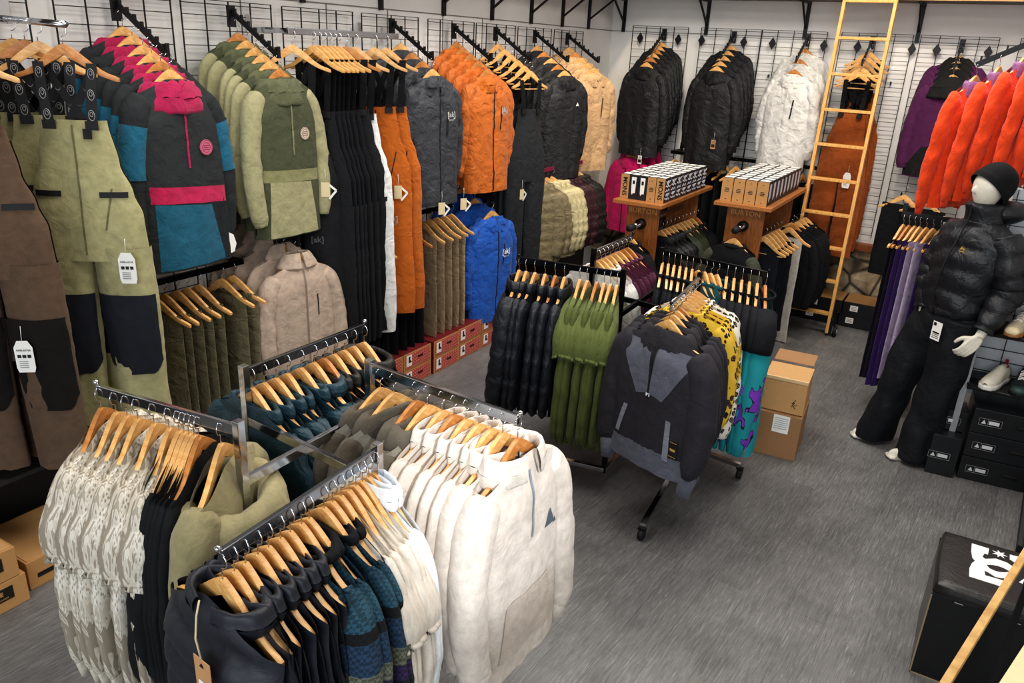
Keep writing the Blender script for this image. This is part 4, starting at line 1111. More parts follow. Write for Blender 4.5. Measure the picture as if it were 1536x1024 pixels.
# white pullovers arm
N0, N1 = (2.13, -6.43, 1.352), (2.75, -6.47, 1.352)
beige = fabric('#c7b9ad', crease=.3)
whp = make_top('pullover', 'pullover', fabric('#cdc3b8', crease=.3), L=.74, dep=.055, sl=.68, sr=.064, hood='collar', hoodk=dict(hb=.045, hf=.04, zc=-.13, th=.010, r=.088, gap=.3, flare=.4), seed=220, fold=.014, zipper=plain('#8d99a6', .5), zlen=.30,
    panels=[('pouch_pocket', [(-.15, -.76), (.17, -.76), (.12, -.56), (-.12, -.56)], fabric('#bfb3a6', crease=.3), -1)], hem=fabric('#d0c6bb', crease=.2), heml=.06, cuff=fabric('#d0c6bb'), logos=[])
m = MB(); m.prism([(.075, -.385), (.135, -.385), (.105, -.325)], -.083, -.082); m.prism([(.125, -.39), (.145, -.39), (.135, -.37)], -.083, -.082); whp.add('logo', m.mesh('logo', plain('#59616b', .6), False))
whk = make_top('pullover', 'pullover', fabric('#cdc2b6', crease=.3), L=.72, dep=.05, sl=.68, sr=.06, hood='collar', hoodk=dict(hb=.04, hf=.035, zc=-.13, th=.01, r=.08), seed=223, fold=.014)
row(whp, N0, N1, [1.0], 88, 'white half zip pullover with triangle logo', 'at its arm end facing the aisle', 'x', 'white half zip pullover', scale=1.04)
row(whk, N0, N1, [.91, .84, .76, .68, .60, .52], 84, 'cream pullover', 'behind the white half zip', 'cream pullovers behind the white half zip', 'cream pullover', jit=3)
gy = make_top('pullover', 'pullover', fabric('#8a8478', crease=.35), fabric('#5d564b', crease=.4), fabric('#5d564b'), L=.70, dep=.05, sl=.66, sr=.06, hood='drape', hoodk=dict(hb=.09, hf=.05, sag=.05), seed=226)
row(gy, N0, N1, [.42, .34, .18, .08], 80, 'grey pullover with brown yoke', 'from the cream pullovers', 'grey and brown pullovers', 'grey pullover')
# vest, knitwear and cream hoodies arm
E0, E1 = (2.46, -6.78, 1.287), (2.49, -7.36, 1.287)
vest = make_top('puffer_vest', 'vest', fabric('#20232b', crease=.12, rough=.5, spec=.4), L=.66, wsh=.222, wch=.24, whem=.24, dep=.075, sleeveless=True, quilt=.095, seed=230, fold=.010, hood='collar', hoodk=dict(hb=.032, hf=.034, zc=-.130, th=.012, r=.084, gap=.3, flare=.25, amp=.006), neck=fabric('#101114'))
m = MB(); m.prism([(.10, -.40), (.13, -.40), (.115, -.372)], -.112, -.111); vest.add('logo', m.mesh('logo', TRI, False))
row(vest, E0, E1, [1.0, .94, .88, .81, .75, .68, .62], [-6, -8, -10, -8, -6, -8, -8], 'black quilted vest', 'from the free end of its chrome arm', 'black quilted vests', 'black vest', jit=0)
t = T('hang_tag', 'price tag'); m = MB(); m.box((0, 0, -.235), (.062, .0015, .11)); i0 = t.add('card', m.mesh('card', KRAFT_TAG, False))
m = MB(); m.box((.004, -.002, -.265), (.042, .001, .045)); t.add('price_sticker', m.mesh('price_sticker', WHITE_P, False), i0)
m = MB(); m.prism([(-.008, -.20), (.008, -.20), (0, -.19)], -.003, -.002)
for k in range(3): m.box((.004, -.003, -.252 - k * .009), (.03, .001, .003))
t.add('print', m.mesh('print', INK, False), i0)
m = MB(); m.tube([(.02, 0, -.01), (.012, -.006, -.05), (-.003, -.006, -.12), (0, 0, -.182)], .0022, 6); t.add('string', m.mesh('string', plain('#d9c7a2', .7)))
t.place((2.55, -7.48, 1.29), -6, 'brown kraft price tag hanging at the neck of the front black vest')
fis = make_top('knit_sweater', 'sweater', knit(), None, fabric('#15161a'), L=.66, dep=.055, sl=.64, sr=.06, hood='crew', hoodk=dict(hb=.016, hf=.016, th=.010, r=.07), seed=236, cuff=fabric('#15161a'), fold=.012)
row(fis, E0, E1, [.55, .50, .40, .34], -8, 'patterned fair isle knit sweater', 'from the side of the black vests', 'fair isle knit sweaters', 'knit sweater')
crh = make_top('hoodie', 'hoodie', fabric('#d3cabd', crease=.25), None, fabric('#cfc5b7', crease=.25), L=.70, dep=.055, sl=.68, sr=.062, hood=None, pouch=fabric('#cfc5b7', crease=.25), pk=.95, seed=240, fold=.012, cuff=fabric('#cfc5b7'))
row(crh, E0, E1, [.28, .22, .17, .12], -10, 'cream hoodie beside the knit sweaters', 'from the knitwear side', 'cream hoodies beside the knitwear', 'cream hoodie', ys=.36, ys0=.4)
wtt = make_top('sweatshirt', 'sweatshirt', fabric('#dfe4e8', crease=.25), L=.74, dep=.05, sl=.68, sr=.06, hood='collar', seed=244, fold=.012)
row(wtt, E0, E1, [.07, .02], -10, 'bluish white sweatshirt', 'from the cream hoodies, by the chrome post', 'bluish white sweatshirts', 'white sweatshirt', ys0=.42)

# rack B rows
b0, b1 = (2.25, -4.52, 1.283), (1.66, -4.62, 1.283)
bp = puffer('#1c1f28', 250, L=.72, dep=.07, sl=.70, hood='collar')
row(bp, b0, b1, [1.0, .93, .84, .74, .64, .55], -74, 'black puffer coat', 'from the free end by the blue jackets', 'black puffer coats', 'black puffer coat', jit=3)
ogr = make_top('hoodie', 'hoodie', fabric('#525a2e', crease=.3), None, fabric('#616a3b', crease=.4), L=.86, dep=.05, sl=.82, sr=.062, hood=None, pouch=fabric('#616a3b', crease=.4), seed=254, fold=.012)
row(ogr, b0, b1, [.40, .33, .24, .17, .11, .05], -76, 'moss green hoodie', 'from the black puffer coats', 'moss green hoodies', 'moss green hoodie', jit=3, ys0=.5)
c0, c1 = (2.60, -4.30, 1.283), (2.66, -4.90, 1.283)
GF = '#5b5d68'
flc = make_top('fleece_pullover', 'fleece', fabric('#2e2c31', crease=.25), None, fabric('#2e2c30', crease=.4), L=.70, wsh=.22, wch=.27, whem=.27, dep=.085, sl=.66, sr=.074, spread=.01, fold=.022, hood='cowl', hoodk=dict(hb=.07, hf=.085, r=.095, th=.02, flare=.45, amp=.012, zc=-.175), seed=260,
    hem=fabric(GF), heml=.11, cuff=fabric(GF), cuffl=.10, zipper=BLK_MATTE, zlen=.40,
    panels=[('yoke_panel', [(-.075, -.43), (-.002, -.405), (-.02, -.165), (-.218, -.185)], fabric(GF), -1), ('yoke_panel', [(.002, -.405), (.075, -.43), (.218, -.185), (.02, -.165)], fabric(GF), -1),
            ('pocket_flap', [(-.185, -.67), (-.155, -.67), (-.115, -.51), (-.14, -.51)], fabric('#7c7e88'), -1), ('pocket_flap', [(.12, -.71), (.152, -.71), (.138, -.51), (.108, -.51)], fabric('#7c7e88'), -1)])
m = MB(); m.box((0, -.118, -.415), (.022, .002, .016)); flc.add('badge', m.mesh('badge', plain('#d3d5db', .5), False))
m = MB(); m.box((.17, -.105, -.64), (.05, .002, .09)); ti = flc.add('hang_tag', m.mesh('hang_tag', INK, False))
m = MB(); m.box((.17, -.107, -.64), (.03, .001, .012)); m.box((.17, -.107, -.675), (.04, .001, .002)); m.box((.17, -.107, -.602), (.04, .001, .002)); flc.add('print', m.mesh('print', plain('#b79a5b', .5), False), ti)
row(flc, c0, c1, [1.0], -17, 'black and slate grey fleece pullover facing the aisle', 'at its arm end', 'x', 'fleece pullover facing the aisle', scale=1.03)
row(flc, c0, c1, [.86, .74, .64], -14, 'black and slate grey fleece', 'behind the one facing the aisle', 'black and grey fleeces', 'grey fleece', scale=.98)
ly = make_top('fleece_pullover', 'fleece', leopard('#d6b13c'), L=.64, dep=.05, sl=.62, sr=.06, hood='crew', seed=264, wch=.22, whem=.22)
lw_ = make_top('fleece_pullover', 'fleece', leopard('#e6e0d2'), L=.74, dep=.05, sl=.76, sr=.06, hood='crew', seed=265, wch=.23, whem=.23)
row(ly, c0, c1, [.46, .36, .26], 22, 'yellow leopard print fleece', 'from the grey fleeces', 'yellow leopard fleeces', 'yellow leopard fleece', hg=H_BAR)
row(lw_, c0, c1, [.18, .08], 22, 'white leopard print fleece', 'from the yellow leopard ones', 'white leopard fleeces', 'white leopard fleece')
d0, d1 = (2.23, -3.90, 1.283), (2.88, -3.98, 1.283)
bts = make_top('sweater', 'shirt', fabric('#171a1e', crease=.3), L=.6, dep=.045, sl=.56, sr=.055, hood='crew', seed=270)
row(bts, d0, d1, [.02, .08, .14, .20, .26, .32], -72, 'black sweater', 'from the teal fleeces on the dark rack', 'black sweaters on the dark rack', 'black sweater', jit=3)
tls = make_top('fleece_pullover', 'fleece', fabric('#1b4a50', crease=.4), L=.56, dep=.045, sl=.5, sr=.055, hood='crew', seed=272)
row(tls, d0, d1, [.38, .44, .50, .56], -50, 'plain teal fleece', 'from the printed fleeces', 'plain teal fleeces', 'teal fleece', jit=5)
bat = make_top('fleece_pullover', 'fleece', batprint(), batprint(), fabric('#15161b'), L=.92, dep=.055, sl=.90, sr=.068, hood='crew', hoodk=dict(hb=.010, hf=.012, th=.004, zc=-.128, r=.06), seed=275, fold=.014, wsh=.215)
fr_, zt_, W_, zh_ = top_surface(.92, .215, .235, .25, .055, 275, .014, .003, 0)
m = MB()
for sd in (-1, 1): m.grid(lambda u, v: (W_(lerp(-.30, -.165, v)) * -cos(u * PI) * 1.01, fr_(W_(lerp(-.30, -.165, v)) * -cos(u * PI), lerp(-.30, zt_(W_(lerp(-.30, -.165, v)) * -cos(u * PI)), v), sd, .004), lerp(-.30 + .02 * sin(u * 12), zt_(W_(lerp(-.30, -.165, v)) * -cos(u * PI)) + .004, v)), 30, 12, flip=sd > 0)
for sx in (-1, 1): m.tube([(sx * .165, 0, -.18), (sx * .245, -.008, -.27), (sx * .262, -.012, -.33), (sx * .268, -.016, -.37)], [(.070, .074), (.078, .084), (.073, .079), (.068, .075)], 14)
bat.add('yoke', m.mesh('yoke', fabric('#15161b')))
row(bat, d0, d1, [1.0, .93, .86, .79, .72, .65], [-70, -74, -74, -74, -74, -74], 'black yoked fleece with teal and purple print', 'from the free end of its arm', 'teal and purple printed fleeces', 'printed fleece', jit=0)
e0, e1 = (1.92, -4.20, 1.283), (1.93, -3.64, 1.283)
wtp = make_folded(fabric('#cfcdc8'), .72, .15, 71); mrp = make_top('sweatshirt', 'sweatshirt', fabric('#54283d', crease=.4), L=.6, dep=.045, sl=.56, sr=.05, hood='crew', seed=73); 
wtp2 = make_top('sweatshirt', 'sweatshirt', fabric('#d0cec9', crease=.4), L=.6, dep=.045, sl=.56, sr=.05, hood='crew', seed=74)
row(wtp2, e0, e1, [.1, .2, .3], -10, 'off white sweatshirt', 'from the maroon ones on the dark rack', 'off white sweatshirts on the dark rack', 'off white sweatshirt')
row(mrp, e0, e1, [.42, .54, .66, .78, .9], -10, 'maroon sweatshirt', 'from the free end beyond the white ones', 'maroon sweatshirts on the dark rack', 'maroon sweatshirt')

# shipping cartons behind the dark rack
t = T('shipping_carton', 'box'); K2 = plain('#9a7450', .8); m = MB(); m.box((0, 0, .15), (.30, .36, .30)); t.add('box_body', m.mesh('box_body', K2, False, .004))
m = MB(); m.box((.03, -.182, .235), (.10, .002, .12)); l = t.add('packing_slip', m.mesh('packing_slip', WHITE_P, False))
m = MB()
for k in range(6): m.box((.03, -.184, .275 - k * .014), (.08, .001, .002))
t.add('print', m.mesh('print', plain('#55585e', .6), False), l); t.place((2.99, -3.40, 0), 4, 'brown shipping carton with a white packing slip under the printed fleeces')
t = T('shipping_carton', 'box'); K3 = plain('#c19765', .8); m = MB()
m.box((0, 0, .11), (.27, .30, .22)); t.add('box_body', m.mesh('box_body', K3, False, .004))
m = MB(); m.box((.0, .26, .235), (.25, .22, .004)); t.add('flap', m.mesh('flap', K2, False)); m = MB(); m.box((0, -.148, .222), (.27, .012, .02)); t.add('torn_edge', m.mesh('torn_edge', plain('#d9b98c', .8), False))
m = MB(); m.tube([(.06, -.152, .05), (.075, -.152, .08), (.06, -.152, .07), (.08, -.152, .10)], .002, 4); m.tube([(.085, -.152, .04), (.07, -.152, .055), (.09, -.152, .07)], .002, 4); t.add('handwriting', m.mesh('handwriting', INK))
t.place((3.0, -3.40, .305), 4, 'torn open brown carton standing on the carton with the packing slip')

# ---------------------------------------------------------------- ottoman with the big emblem
t = T('ottoman', 'seat'); GLB = plain('#0c0d0f', .25, name='black_laminate'); LEA = fabric('#201e1d', rough=.38, crease=.12, spec=.5, var=.05)
m = MB(); m.box((.39, .23, .205), (.78, .46, .41)); t.add('box_body', m.mesh('box_body', GLB, False, .004))
m = MB(); m.box((.002, .0, .2), (.006, .006, .40)); m.box((.39, -.001, .003), (.78, .004, .006)); t.add('worn_edge', m.mesh('worn_edge', plain('#8c7a5c', .7), False))
m = MB()
def cush(u, v):
    a = u * 2 * PI; c_, s_ = cos(a), sin(a); k = 1 / max(abs(c_), abs(s_))
    e = [(0, 0), (1, .0), (1.005, .02), (.985, .045), (.9, .052), (.6, .054), (0, .054)]
    f = v * 6; i = min(int(f), 5); r = lerp(e[i][0], e[i + 1][0], f - i); z = lerp(e[i][1], e[i + 1][1], f - i)
    kk = k ** .93
    return (.39 + .392 * r * c_ * kk, .23 + .232 * r * s_ * kk, .405 + z)
m.grid(cush, 64, 24, close=True); t.add('cushion', m.mesh('cushion', LEA))
out = [(0.118, 0.398), (0.184, 0.397), (0.181, 0.344), (0.168, 0.344), (0.161, 0.312), (0.171, 0.3), (0.211, 0.33), (0.252, 0.325), (0.285, 0.298), (0.275, 0.235), (0.25, 0.198), (0.23, 0.186), (0.21, 0.183), (0.186, 0.2), (0.171, 0.205), (0.175, 0.17), (0.238, 0.174), (0.237, 0.124), (0.118, 0.122), (0.117, 0.189), (0.124, 0.232), (0.135, 0.259), (0.124, 0.278), (0.118, 0.329)]
lens = [(0.178, 0.254), (0.19, .264), (0.205, 0.27), (.222, .273), (0.239, 0.271), (0.262, 0.259), (0.245, 0.241), (0.228, 0.232), (0.212, 0.228), (0.189, 0.235)]
m = MB(); m.prism(out, .4595, .4610, z=1); m.prism([(x + .0, y) for x, y in [(0.262, 0.40), (0.34, 0.41), (0.335, 0.36), (0.30, 0.35), (0.282, 0.345), (0.262, 0.36)]], .4595, .4608, z=1)
m.prism([(.295, .20), (.335, .19), (.35, .23), (.345, .30), (.315, .31), (.318, .25)], .4595, .4608, z=1)
st_ = []
for k in range(14):
    r = .030 if k % 2 == 0 else .013; a = 2 * PI * k / 14; st_.append((.224 + r * cos(a), .378 + r * sin(a)))
m.prism(st_, .4595, .4608, z=1)
e = t.add('emblem', m.mesh('emblem', plain('#e6e6e4', .5), False), None, 'white block monogram with a star')
m = MB(); m.prism(lens, .4600, .4616, z=1); t.add('emblem_gap', m.mesh('emblem_gap', LEA, False), e)
m = MB()
for k in range(7): m.box((.10 + k * .1, -.004, .40), (.03, .003, .003))
t.add('seam', m.mesh('seam', plain('#8d8a85', .6), False)); t.place((3.98, -5.16, 0), 0, 'glossy black ottoman with a padded lid and a white block monogram')
t = T('low_bench', 'bench'); m = MB(); m.box((.35, .36, .03), (.70, .72, .05)); t.add('plinth', m.mesh('plinth', plain('#17171a', .5), False, .004)); m = MB(); m.box((.012, .36, .058), (.02, .72, .006)); t.add('edge_strip', m.mesh('edge_strip', plain('#3a3a3c', .4), False))
t.place((4.37, -3.90, 0), 0, 'low black plinth on the floor beyond the ottoman'); bpy.data.objects['low_bench'].rotation_euler.z = -.06
# counter with a glass top at the corner of the view
t = T('glass_counter', 'counter'); q = Vector((3.985, -6.42, .95)); p_ = Vector((4.20, -5.5, .95)); d_ = (p_ - q)
m = MB(); m.beam(q, p_, .022, .024); m.beam(q - Vector((0, 0, .0)), q + Vector((.9, -.2, 0)), .022, .024); m.beam(p_, p_ + Vector((.9, -.2, 0)), .022, .024)
t.add('wooden_edge', m.mesh('wooden_edge', wood('#a97c3f', '#dcb776', (3, 3, 3), name='pale_trim'), False, .003))
for s0 in (q, p_):
    for dx, dy in ((.02, 0), (.85, -.19)): m = MB(); m.box((s0.x + dx, s0.y + dy, .47), (.02, .02, .93)); t.add('leg', m.mesh('leg', BLK_METAL, False))
m = MB(); a_, b_ = Vector((4.105, -6.33, .955)), Vector((4.24, -5.85, .955))
m.prism([(a_.x, a_.y), (a_.x + .6, a_.y - .13), (b_.x + .6, b_.y - .13), (b_.x, b_.y)], .945, .958, z=1); t.add('cream_board', m.mesh('cream_board', plain('#dccaa0', .5), False))
t.place((0, 0, 0), 0, 'wood trimmed glass counter corner with a cream board, in front of the ottoman')

# ---------------------------------------------------------------- shoe display on the right
t = T('shoe_display', 'shelf unit'); SH = plain('#1f1e1e', .35); 
m = MB(); m.box((.0, .06, .62), (.035, .05, 1.24)); t.add('end_post', m.mesh('end_post', plain('#8e8f92', .5), False, .003))
for z in (.60, .95, 1.28):
    m = MB(); m.box((.46, .13 - .0, z), (.90, .30, .025)); m.tube([(.01, -.02, z), (.91, -.02, z)], .0125, 10); t.add('shelf', m.mesh('shelf', SH, True))
m = MB()
for k in range(17): m.box((.46, .27, .55 + k * .0762), (.92, .004, .004))
for k in range(7): m.box((.02 + k * .15, .272, 1.1), (.005, .005, 1.3))
t.add('wire_mesh', m.mesh('wire_mesh', BLK_METAL, False)); m = MB(); m.box((.46, .30, 1.1), (.92, .012, 1.3)); t.add('back_panel', m.mesh('back_panel', plain('#b6b9bd', .6), False))
t.place((3.97, -3.13, 0), 2, 'black shoe shelf unit with grey end post behind the mannequin')
def shoe(upper, sole, lace, mid=True, hi=0.0, tabc=None, toe=None):
    t = T('sneaker', 'shoe'); Lh = .285
    prof = [(0, .036, .075), (.12, .040, .088 + hi), (.3, .037, .092 + hi), (.45, .041, .075), (.62, .046, .058), (.8, .045, .046), (.93, .034, .036), (1, .012, .02)]
    m = MB()
    def P(u, v):
        x = interp([(a, b) for a, b, c in prof], v); h = interp([(a, c) for a, b, c in prof], v); a = u * PI
        return (x * cos(a) * (1 - .25 * sin(a) ** 2), .14 - v * Lh, .022 + h * sin(a) ** .6)
    m.grid(P, 20, 26); m.f.append(tuple(range(20, -1, -1))); m.m.append(0)
    t.add('upper', m.mesh('upper', upper))
    m = MB(); m.grid(lambda u, v: ((interp([(a, b) for a, b, c in prof], .5 - .5 * cos(u * 2 * PI)) * 1.08 + .002) * (1 if sin(u * 2 * PI) >= 0 else -1) * min(1, abs(sin(u * 2 * PI)) * 2.5) ** .6, .145 - (.5 - .5 * cos(u * 2 * PI)) * (Lh + .012), v * .026 + .0), 44, 3, close=True)
    b = len(m.v) - 44; m.f.append(tuple(range(0, 44))[::-1]); m.m.append(0); m.f.append(tuple(range(b, b + 44))); m.m.append(0)
    t.add('sole', m.mesh('sole', sole))
    if lace:
        m = MB()
        for k in range(6):
            v = .36 + k * .055; h = interp([(a, c) for a, b, c in prof], v); y = .14 - v * Lh; w = .022
            m.tube([(-w, y, .02 + h * .93), (0, y - .006, .027 + h), (w, y - .012, .02 + h * .93)], .0028, 6); m.tube([(w, y, .02 + h * .93), (0, y - .006, .027 + h), (-w, y - .012, .02 + h * .93)], .0028, 6)
        t.add('laces', m.mesh('laces', lace))
    m = MB(); m.tube([(.02 * cos(a), .095 + .03 * sin(a), .094 + hi + .004) for a in [2 * PI * k / 16 for k in range(16)]], .006, 8, closed=True); t.add('collar', m.mesh('collar', tabc or upper))
    if tabc: m = MB(); m.box((0, .125, .115), (.018, .006, .04)); t.add('heel_tab', m.mesh('heel_tab', tabc, False))
    if toe: m = MB(); m.ball((0, -.12, .03), (.04, .035, .028), 10); t.add('toe_cap', m.mesh('toe_cap', toe))
    return t
shoe(fabric('#b9ab94'), plain('#9d6f40', .6), plain('#e3ddd0', .8), toe=fabric('#d8c9a4')).place((4.155, -3.04, .963), -14, 'beige laced sneaker with gum sole on the upper shelf')
shoe(plain('#cfc9b9', .7), plain('#d9d6cf', .6), None, tabc=plain('#7d1420', .6)).place((4.115, -3.04, .613), -20, 'white slip-on shoe with red heel tab on the middle shelf')
shoe(fabric('#23292a'), plain('#101214', .5), plain('#e8e6e2', .7), toe=plain('#2f4744', .5)).place((4.255, -3.03, .613), -8, 'dark green sneaker with white laces on the middle shelf')
shoe(fabric('#1b1b1f'), plain('#101114', .5), plain('#99212d', .7), tabc=plain('#8b1c28', .6)).place((4.22, -3.02, 1.293), -10, 'black and red sneaker on the top shelf')
# large black boot boxes under the shelves
def bigbox(w, d, h, vertical=False):
    t = T('boot_box', 'box'); m = MB(); m.box((w / 2, d / 2, h / 2), (w, d, h)); t.add('carton', m.mesh('carton', plain('#1b1d20', .32), False, .004))
    m = MB(); m.box((w * .5, -.001, h - .028), (w * .998, .003, .002)); t.add('lid_line', m.mesh('lid_line', INK, False))
    m = MB(); x0 = w * .13
    m.prism([(x0 - .012, h * .5 - .012), (x0 + .014, h * .5 - .012), (x0 + .001, h * .5 + .014)], -.003, -.001); m.box((x0 + .055, -.002, h * .5), (.055, .002, .022)); l = t.add('label', m.mesh('label', plain('#c9cacb', .5), False))
    m = MB()
    for a, b in (((x0 - .025, .5), (x0 + .095, .5)),):
        for z in (-.022, .022): m.box((x0 + .035, -.002, h * .5 + z), (.12, .001, .0015))
        for x in (x0 - .025, x0 + .022, x0 + .095): m.box((x, -.002, h * .5), (.0015, .001, .044))
    t.add('label_frame', m.mesh('label_frame', plain('#9a9b9c', .5), False), l)
    if w > .3:
        m = MB(); m.tube([(w * .50, -.002, h * .52), (w * .50 + .085, -.002, h * .52)], .010, 10); t.add('hand_hole', m.mesh('hand_hole', plain('#050506', .8)))
        m = MB(); m.box((w * .9, -.002, h * .35), (.10, .002, .055)); s2 = t.add('price_sticker', m.mesh('price_sticker', WHITE_P, False))
        m = MB()
        for k in range(3): m.box((w * .9, -.004, h * .35 + .012 - k * .012), (.08, .001, .002))
        t.add('print', m.mesh('print', INK, False), s2)
    return t
b3 = bigbox(.46, .33, .158)
for k in range(3): b3.place((4.055, -3.155, k * .162), 5, ['bottom', 'middle', 'top'][k] + ' long black boot box of the stack under the shoe shelf', 'long black boot boxes')
b4_ = bigbox(.16, .28, .27); b4_.place((3.875, -3.20, 0), 4, 'tall black box standing beside the long boot boxes')
b5_ = bigbox(.15, .2, .13); b5_.place((3.885, -3.10, .275), 6, 'small black box on top of the tall black box')

# ---------------------------------------------------------------- mannequin
WHM = plain('#d9d3c4', .45, name='mannequin_white')
fx = Vector((cos(math.radians(-40)), sin(math.radians(-40)), 0)); fy = Vector((-sin(math.radians(-40)), cos(math.radians(-40)), 0))  # wearer's left, wearer's back
def ell(m, pts, rads, n=20, fn=None, mi=0):
    """loft of horizontal ellipses aligned to the body; rads (side, depth)"""
    def P(u, v):
        f = v * (len(pts) - 1); c = Vector(spline(pts, v)); i = min(int(f), len(pts) - 2)
        r = spline(rads, v); a = u * 2 * PI
        o = fx * cos(a) * r[0] + fy * sin(a) * r[1]
        q = c + o
        return fn(q, u, v, o.normalized()) if fn else q
    m.grid(P, n, len(pts) * 8, mi, close=True); N = n; b = len(m.v) - n; s0 = len(m.v) - n * (len(pts) * 8 + 1)
    m.f.append(tuple(range(s0, s0 + n))[::-1]); m.m.append(mi); m.f.append(tuple(range(b, b + n))); m.m.append(mi)
def limb(m, pts, rads, n=14, K=24, fn=None):
    P = [spline(pts, k / K) for k in range(K + 1)]; R = [spline([(r,) if not isinstance(r, tuple) else r for r in rads], k / K) for k in range(K + 1)]
    m.tube(P, [(r[0], r[-1]) for r in R], n, fn=fn)
body = MB()
hip = Vector((3.80, -2.97, .95)); nk = Vector((3.845, -2.975, 1.56))
ell(body, [(3.80, -2.97, .86), (3.80, -2.97, .97), (3.81, -2.97, 1.12), (3.83, -2.975, 1.32), (3.84, -2.975, 1.47), (3.842, -2.98, 1.54)], [(.15, .10), (.165, .105), (.13, .09), (.17, .11), (.18, .09), (.06, .06)])
limb(body, [(3.842, -2.98, 1.50), (3.835, -2.985, 1.60), (3.83, -2.99, 1.68)], [.06, .055, .052])
hc = Vector((3.83, -3.0, 1.765)); hf = Vector((-.78, -.62, -.05)).normalized()
def headfn(p):
    d = p - hc; a = d.dot(hf); lo = clamp(-(d.z) / .12)
    return p - hf * (-.018 * lo if a > 0 else .0) - (d - hf * a) * Vector((1, 1, 0)) * 0 - Vector((d.x, d.y, 0)) * .30 * lo * (1 if a < .05 else .7)
body.ball(hc, (.088, .098, .125), 16, fn=headfn)
body.ball(hc + hf * .098 + Vector((0, 0, -.012)), (.012, .012, .022), 6)
ankR, ankL = Vector((3.53, -2.91, .08)), Vector((3.785, -3.085, .08))
legs = {'R': [hip - fx * .09, Vector((3.62, -2.93, .50)), ankR], 'L': [hip + fx * .09, Vector((3.835, -3.05, .50)), ankL]}
for k, P in legs.items():
    limb(body, [tuple(P[0]), tuple(P[0].lerp(P[1], .5)), tuple(P[1]), tuple(P[1].lerp(P[2], .4)), tuple(P[2])], [.085, .075, .052, .052, .036])
for A_, Tt in ((ankR, Vector((3.405, -2.965, .0))), (ankL, Vector((3.655, -3.15, .0)))):
    d = (Tt - A_); d.z = 0; h0 = Vector((A_.x, A_.y, 0)) - d * .28
    limb(body, [tuple(h0 + Vector((0, 0, .03))), tuple(h0 + d * .28 + Vector((0, 0, .045))), tuple(h0 + d * .75 + Vector((0, 0, .036))), tuple(h0 + d * 1.1 + Vector((0, 0, .024))), tuple(h0 + d * 1.28 + Vector((0, 0, .016)))], [(.028, .03), (.034, .046), (.043, .032), (.042, .022), (.018, .012)])
    side = Vector((-d.y, d.x, 0)).normalized()
    for q in range(5):
        b_ = h0 + d * (1.12 - .03 * abs(q - 1.5)) + side * (q - 2) * .0165 + Vector((0, 0, .018))
        limb(body, [tuple(b_), tuple(b_ + d * .16 + Vector((0, 0, .002))), tuple(b_ + d * .24 - Vector((0, 0, .004)))], [.011, .0105, .007], n=8, K=6)
# arms: wearer's left hangs with a curled hand on the thigh, right hand at the pocket
sL, eL, wL = nk + fx * .19 - Vector((0, 0, .08)), Vector((4.06, -3.09, 1.20)), Vector((3.97, -3.20, .93))
sR, eR, wR = nk - fx * .165 - Vector((0, 0, .08)), Vector((3.655, -2.86, 1.22)), Vector((3.645, -2.965, .955))
limb(body, [tuple(sL), tuple(sL.lerp(eL, .5)), tuple(eL), tuple(eL.lerp(wL, .5)), tuple(wL)], [.052, .048, .042, .037, .026])
limb(body, [tuple(sR), tuple(sR.lerp(eR, .5)), tuple(eR), tuple(eR.lerp(wR, .5)), tuple(wR)], [.052, .048, .042, .037, .026])
def hand(w, dirv, palmn, thumb, curl=.6):
    """palm, four unequal bent fingers and a thumb leaving the side of the palm"""
    dirv = dirv.normalized(); palmn = (palmn - dirv * palmn.dot(dirv)).normalized(); sd = dirv.cross(palmn).normalized() * thumb
    P0, P1 = w, w + dirv * .092
    for q in range(4):
        o = sd * (.03 - q * .02)
        limb(body, [tuple(w + o * .55), tuple(w + dirv * .05 + o), tuple(P1 + o)], [(.014, .016), (.0145, .015), (.0125, .0125)], n=10, K=8)
        ln = (.074, .084, .078, .060)[q]; k1 = P1 + o
        d1 = (dirv * cos(curl * .5) + palmn * sin(curl * .5)); d2 = (dirv * cos(curl * 1.2) + palmn * sin(curl * 1.2)); d3 = (dirv * cos(curl * 1.7) + palmn * sin(curl * 1.7))
        a = k1 + d1 * ln * .42; b = a + d2 * ln * .32; c = b + d3 * ln * .26
        limb(body, [tuple(k1), tuple(a), tuple(b), tuple(c)], [.0115, .0105, .0095, .0075], n=8, K=9)
    t0 = w + dirv * .025 + sd * .025; t1 = t0 + (dirv * .6 + sd * .75 + palmn * .25).normalized() * .045; t2 = t1 + (dirv * .85 + sd * .2 + palmn * .4).normalized() * .032; t3 = t2 + (dirv * .8 - sd * .1 + palmn * .5).normalized() * .025
    limb(body, [tuple(t0), tuple(t1), tuple(t2), tuple(t3)], [.016, .0135, .012, .009], n=8, K=9)
hand(wL - Vector((0, 0, .005)), Vector((-.50, -.25, -.80)), Vector((-.3, .85, 0)), -1, .75)
hand(wR, Vector((.35, -.25, -.85)), Vector((.8, .2, 0)), 1, .4)
bme = body.mesh('body', WHM)
o = bpy.data.objects.new('tmp', bme); COL.objects.link(o)
md = o.modifiers.new('r', 'REMESH'); md.mode = 'VOXEL'; md.voxel_size = .0055; md.use_smooth_shade = True
sm = o.modifiers.new('s', 'SMOOTH'); sm.factor = .5; sm.iterations = 3
dg = bpy.context.evaluated_depsgraph_get(); bme2 = bpy.data.meshes.new_from_object(o.evaluated_get(dg)); bpy.data.objects.remove(o)
bme2.materials.clear(); bme2.materials.append(WHM)
t = T('mannequin', 'mannequin'); t.add('body', bme2)
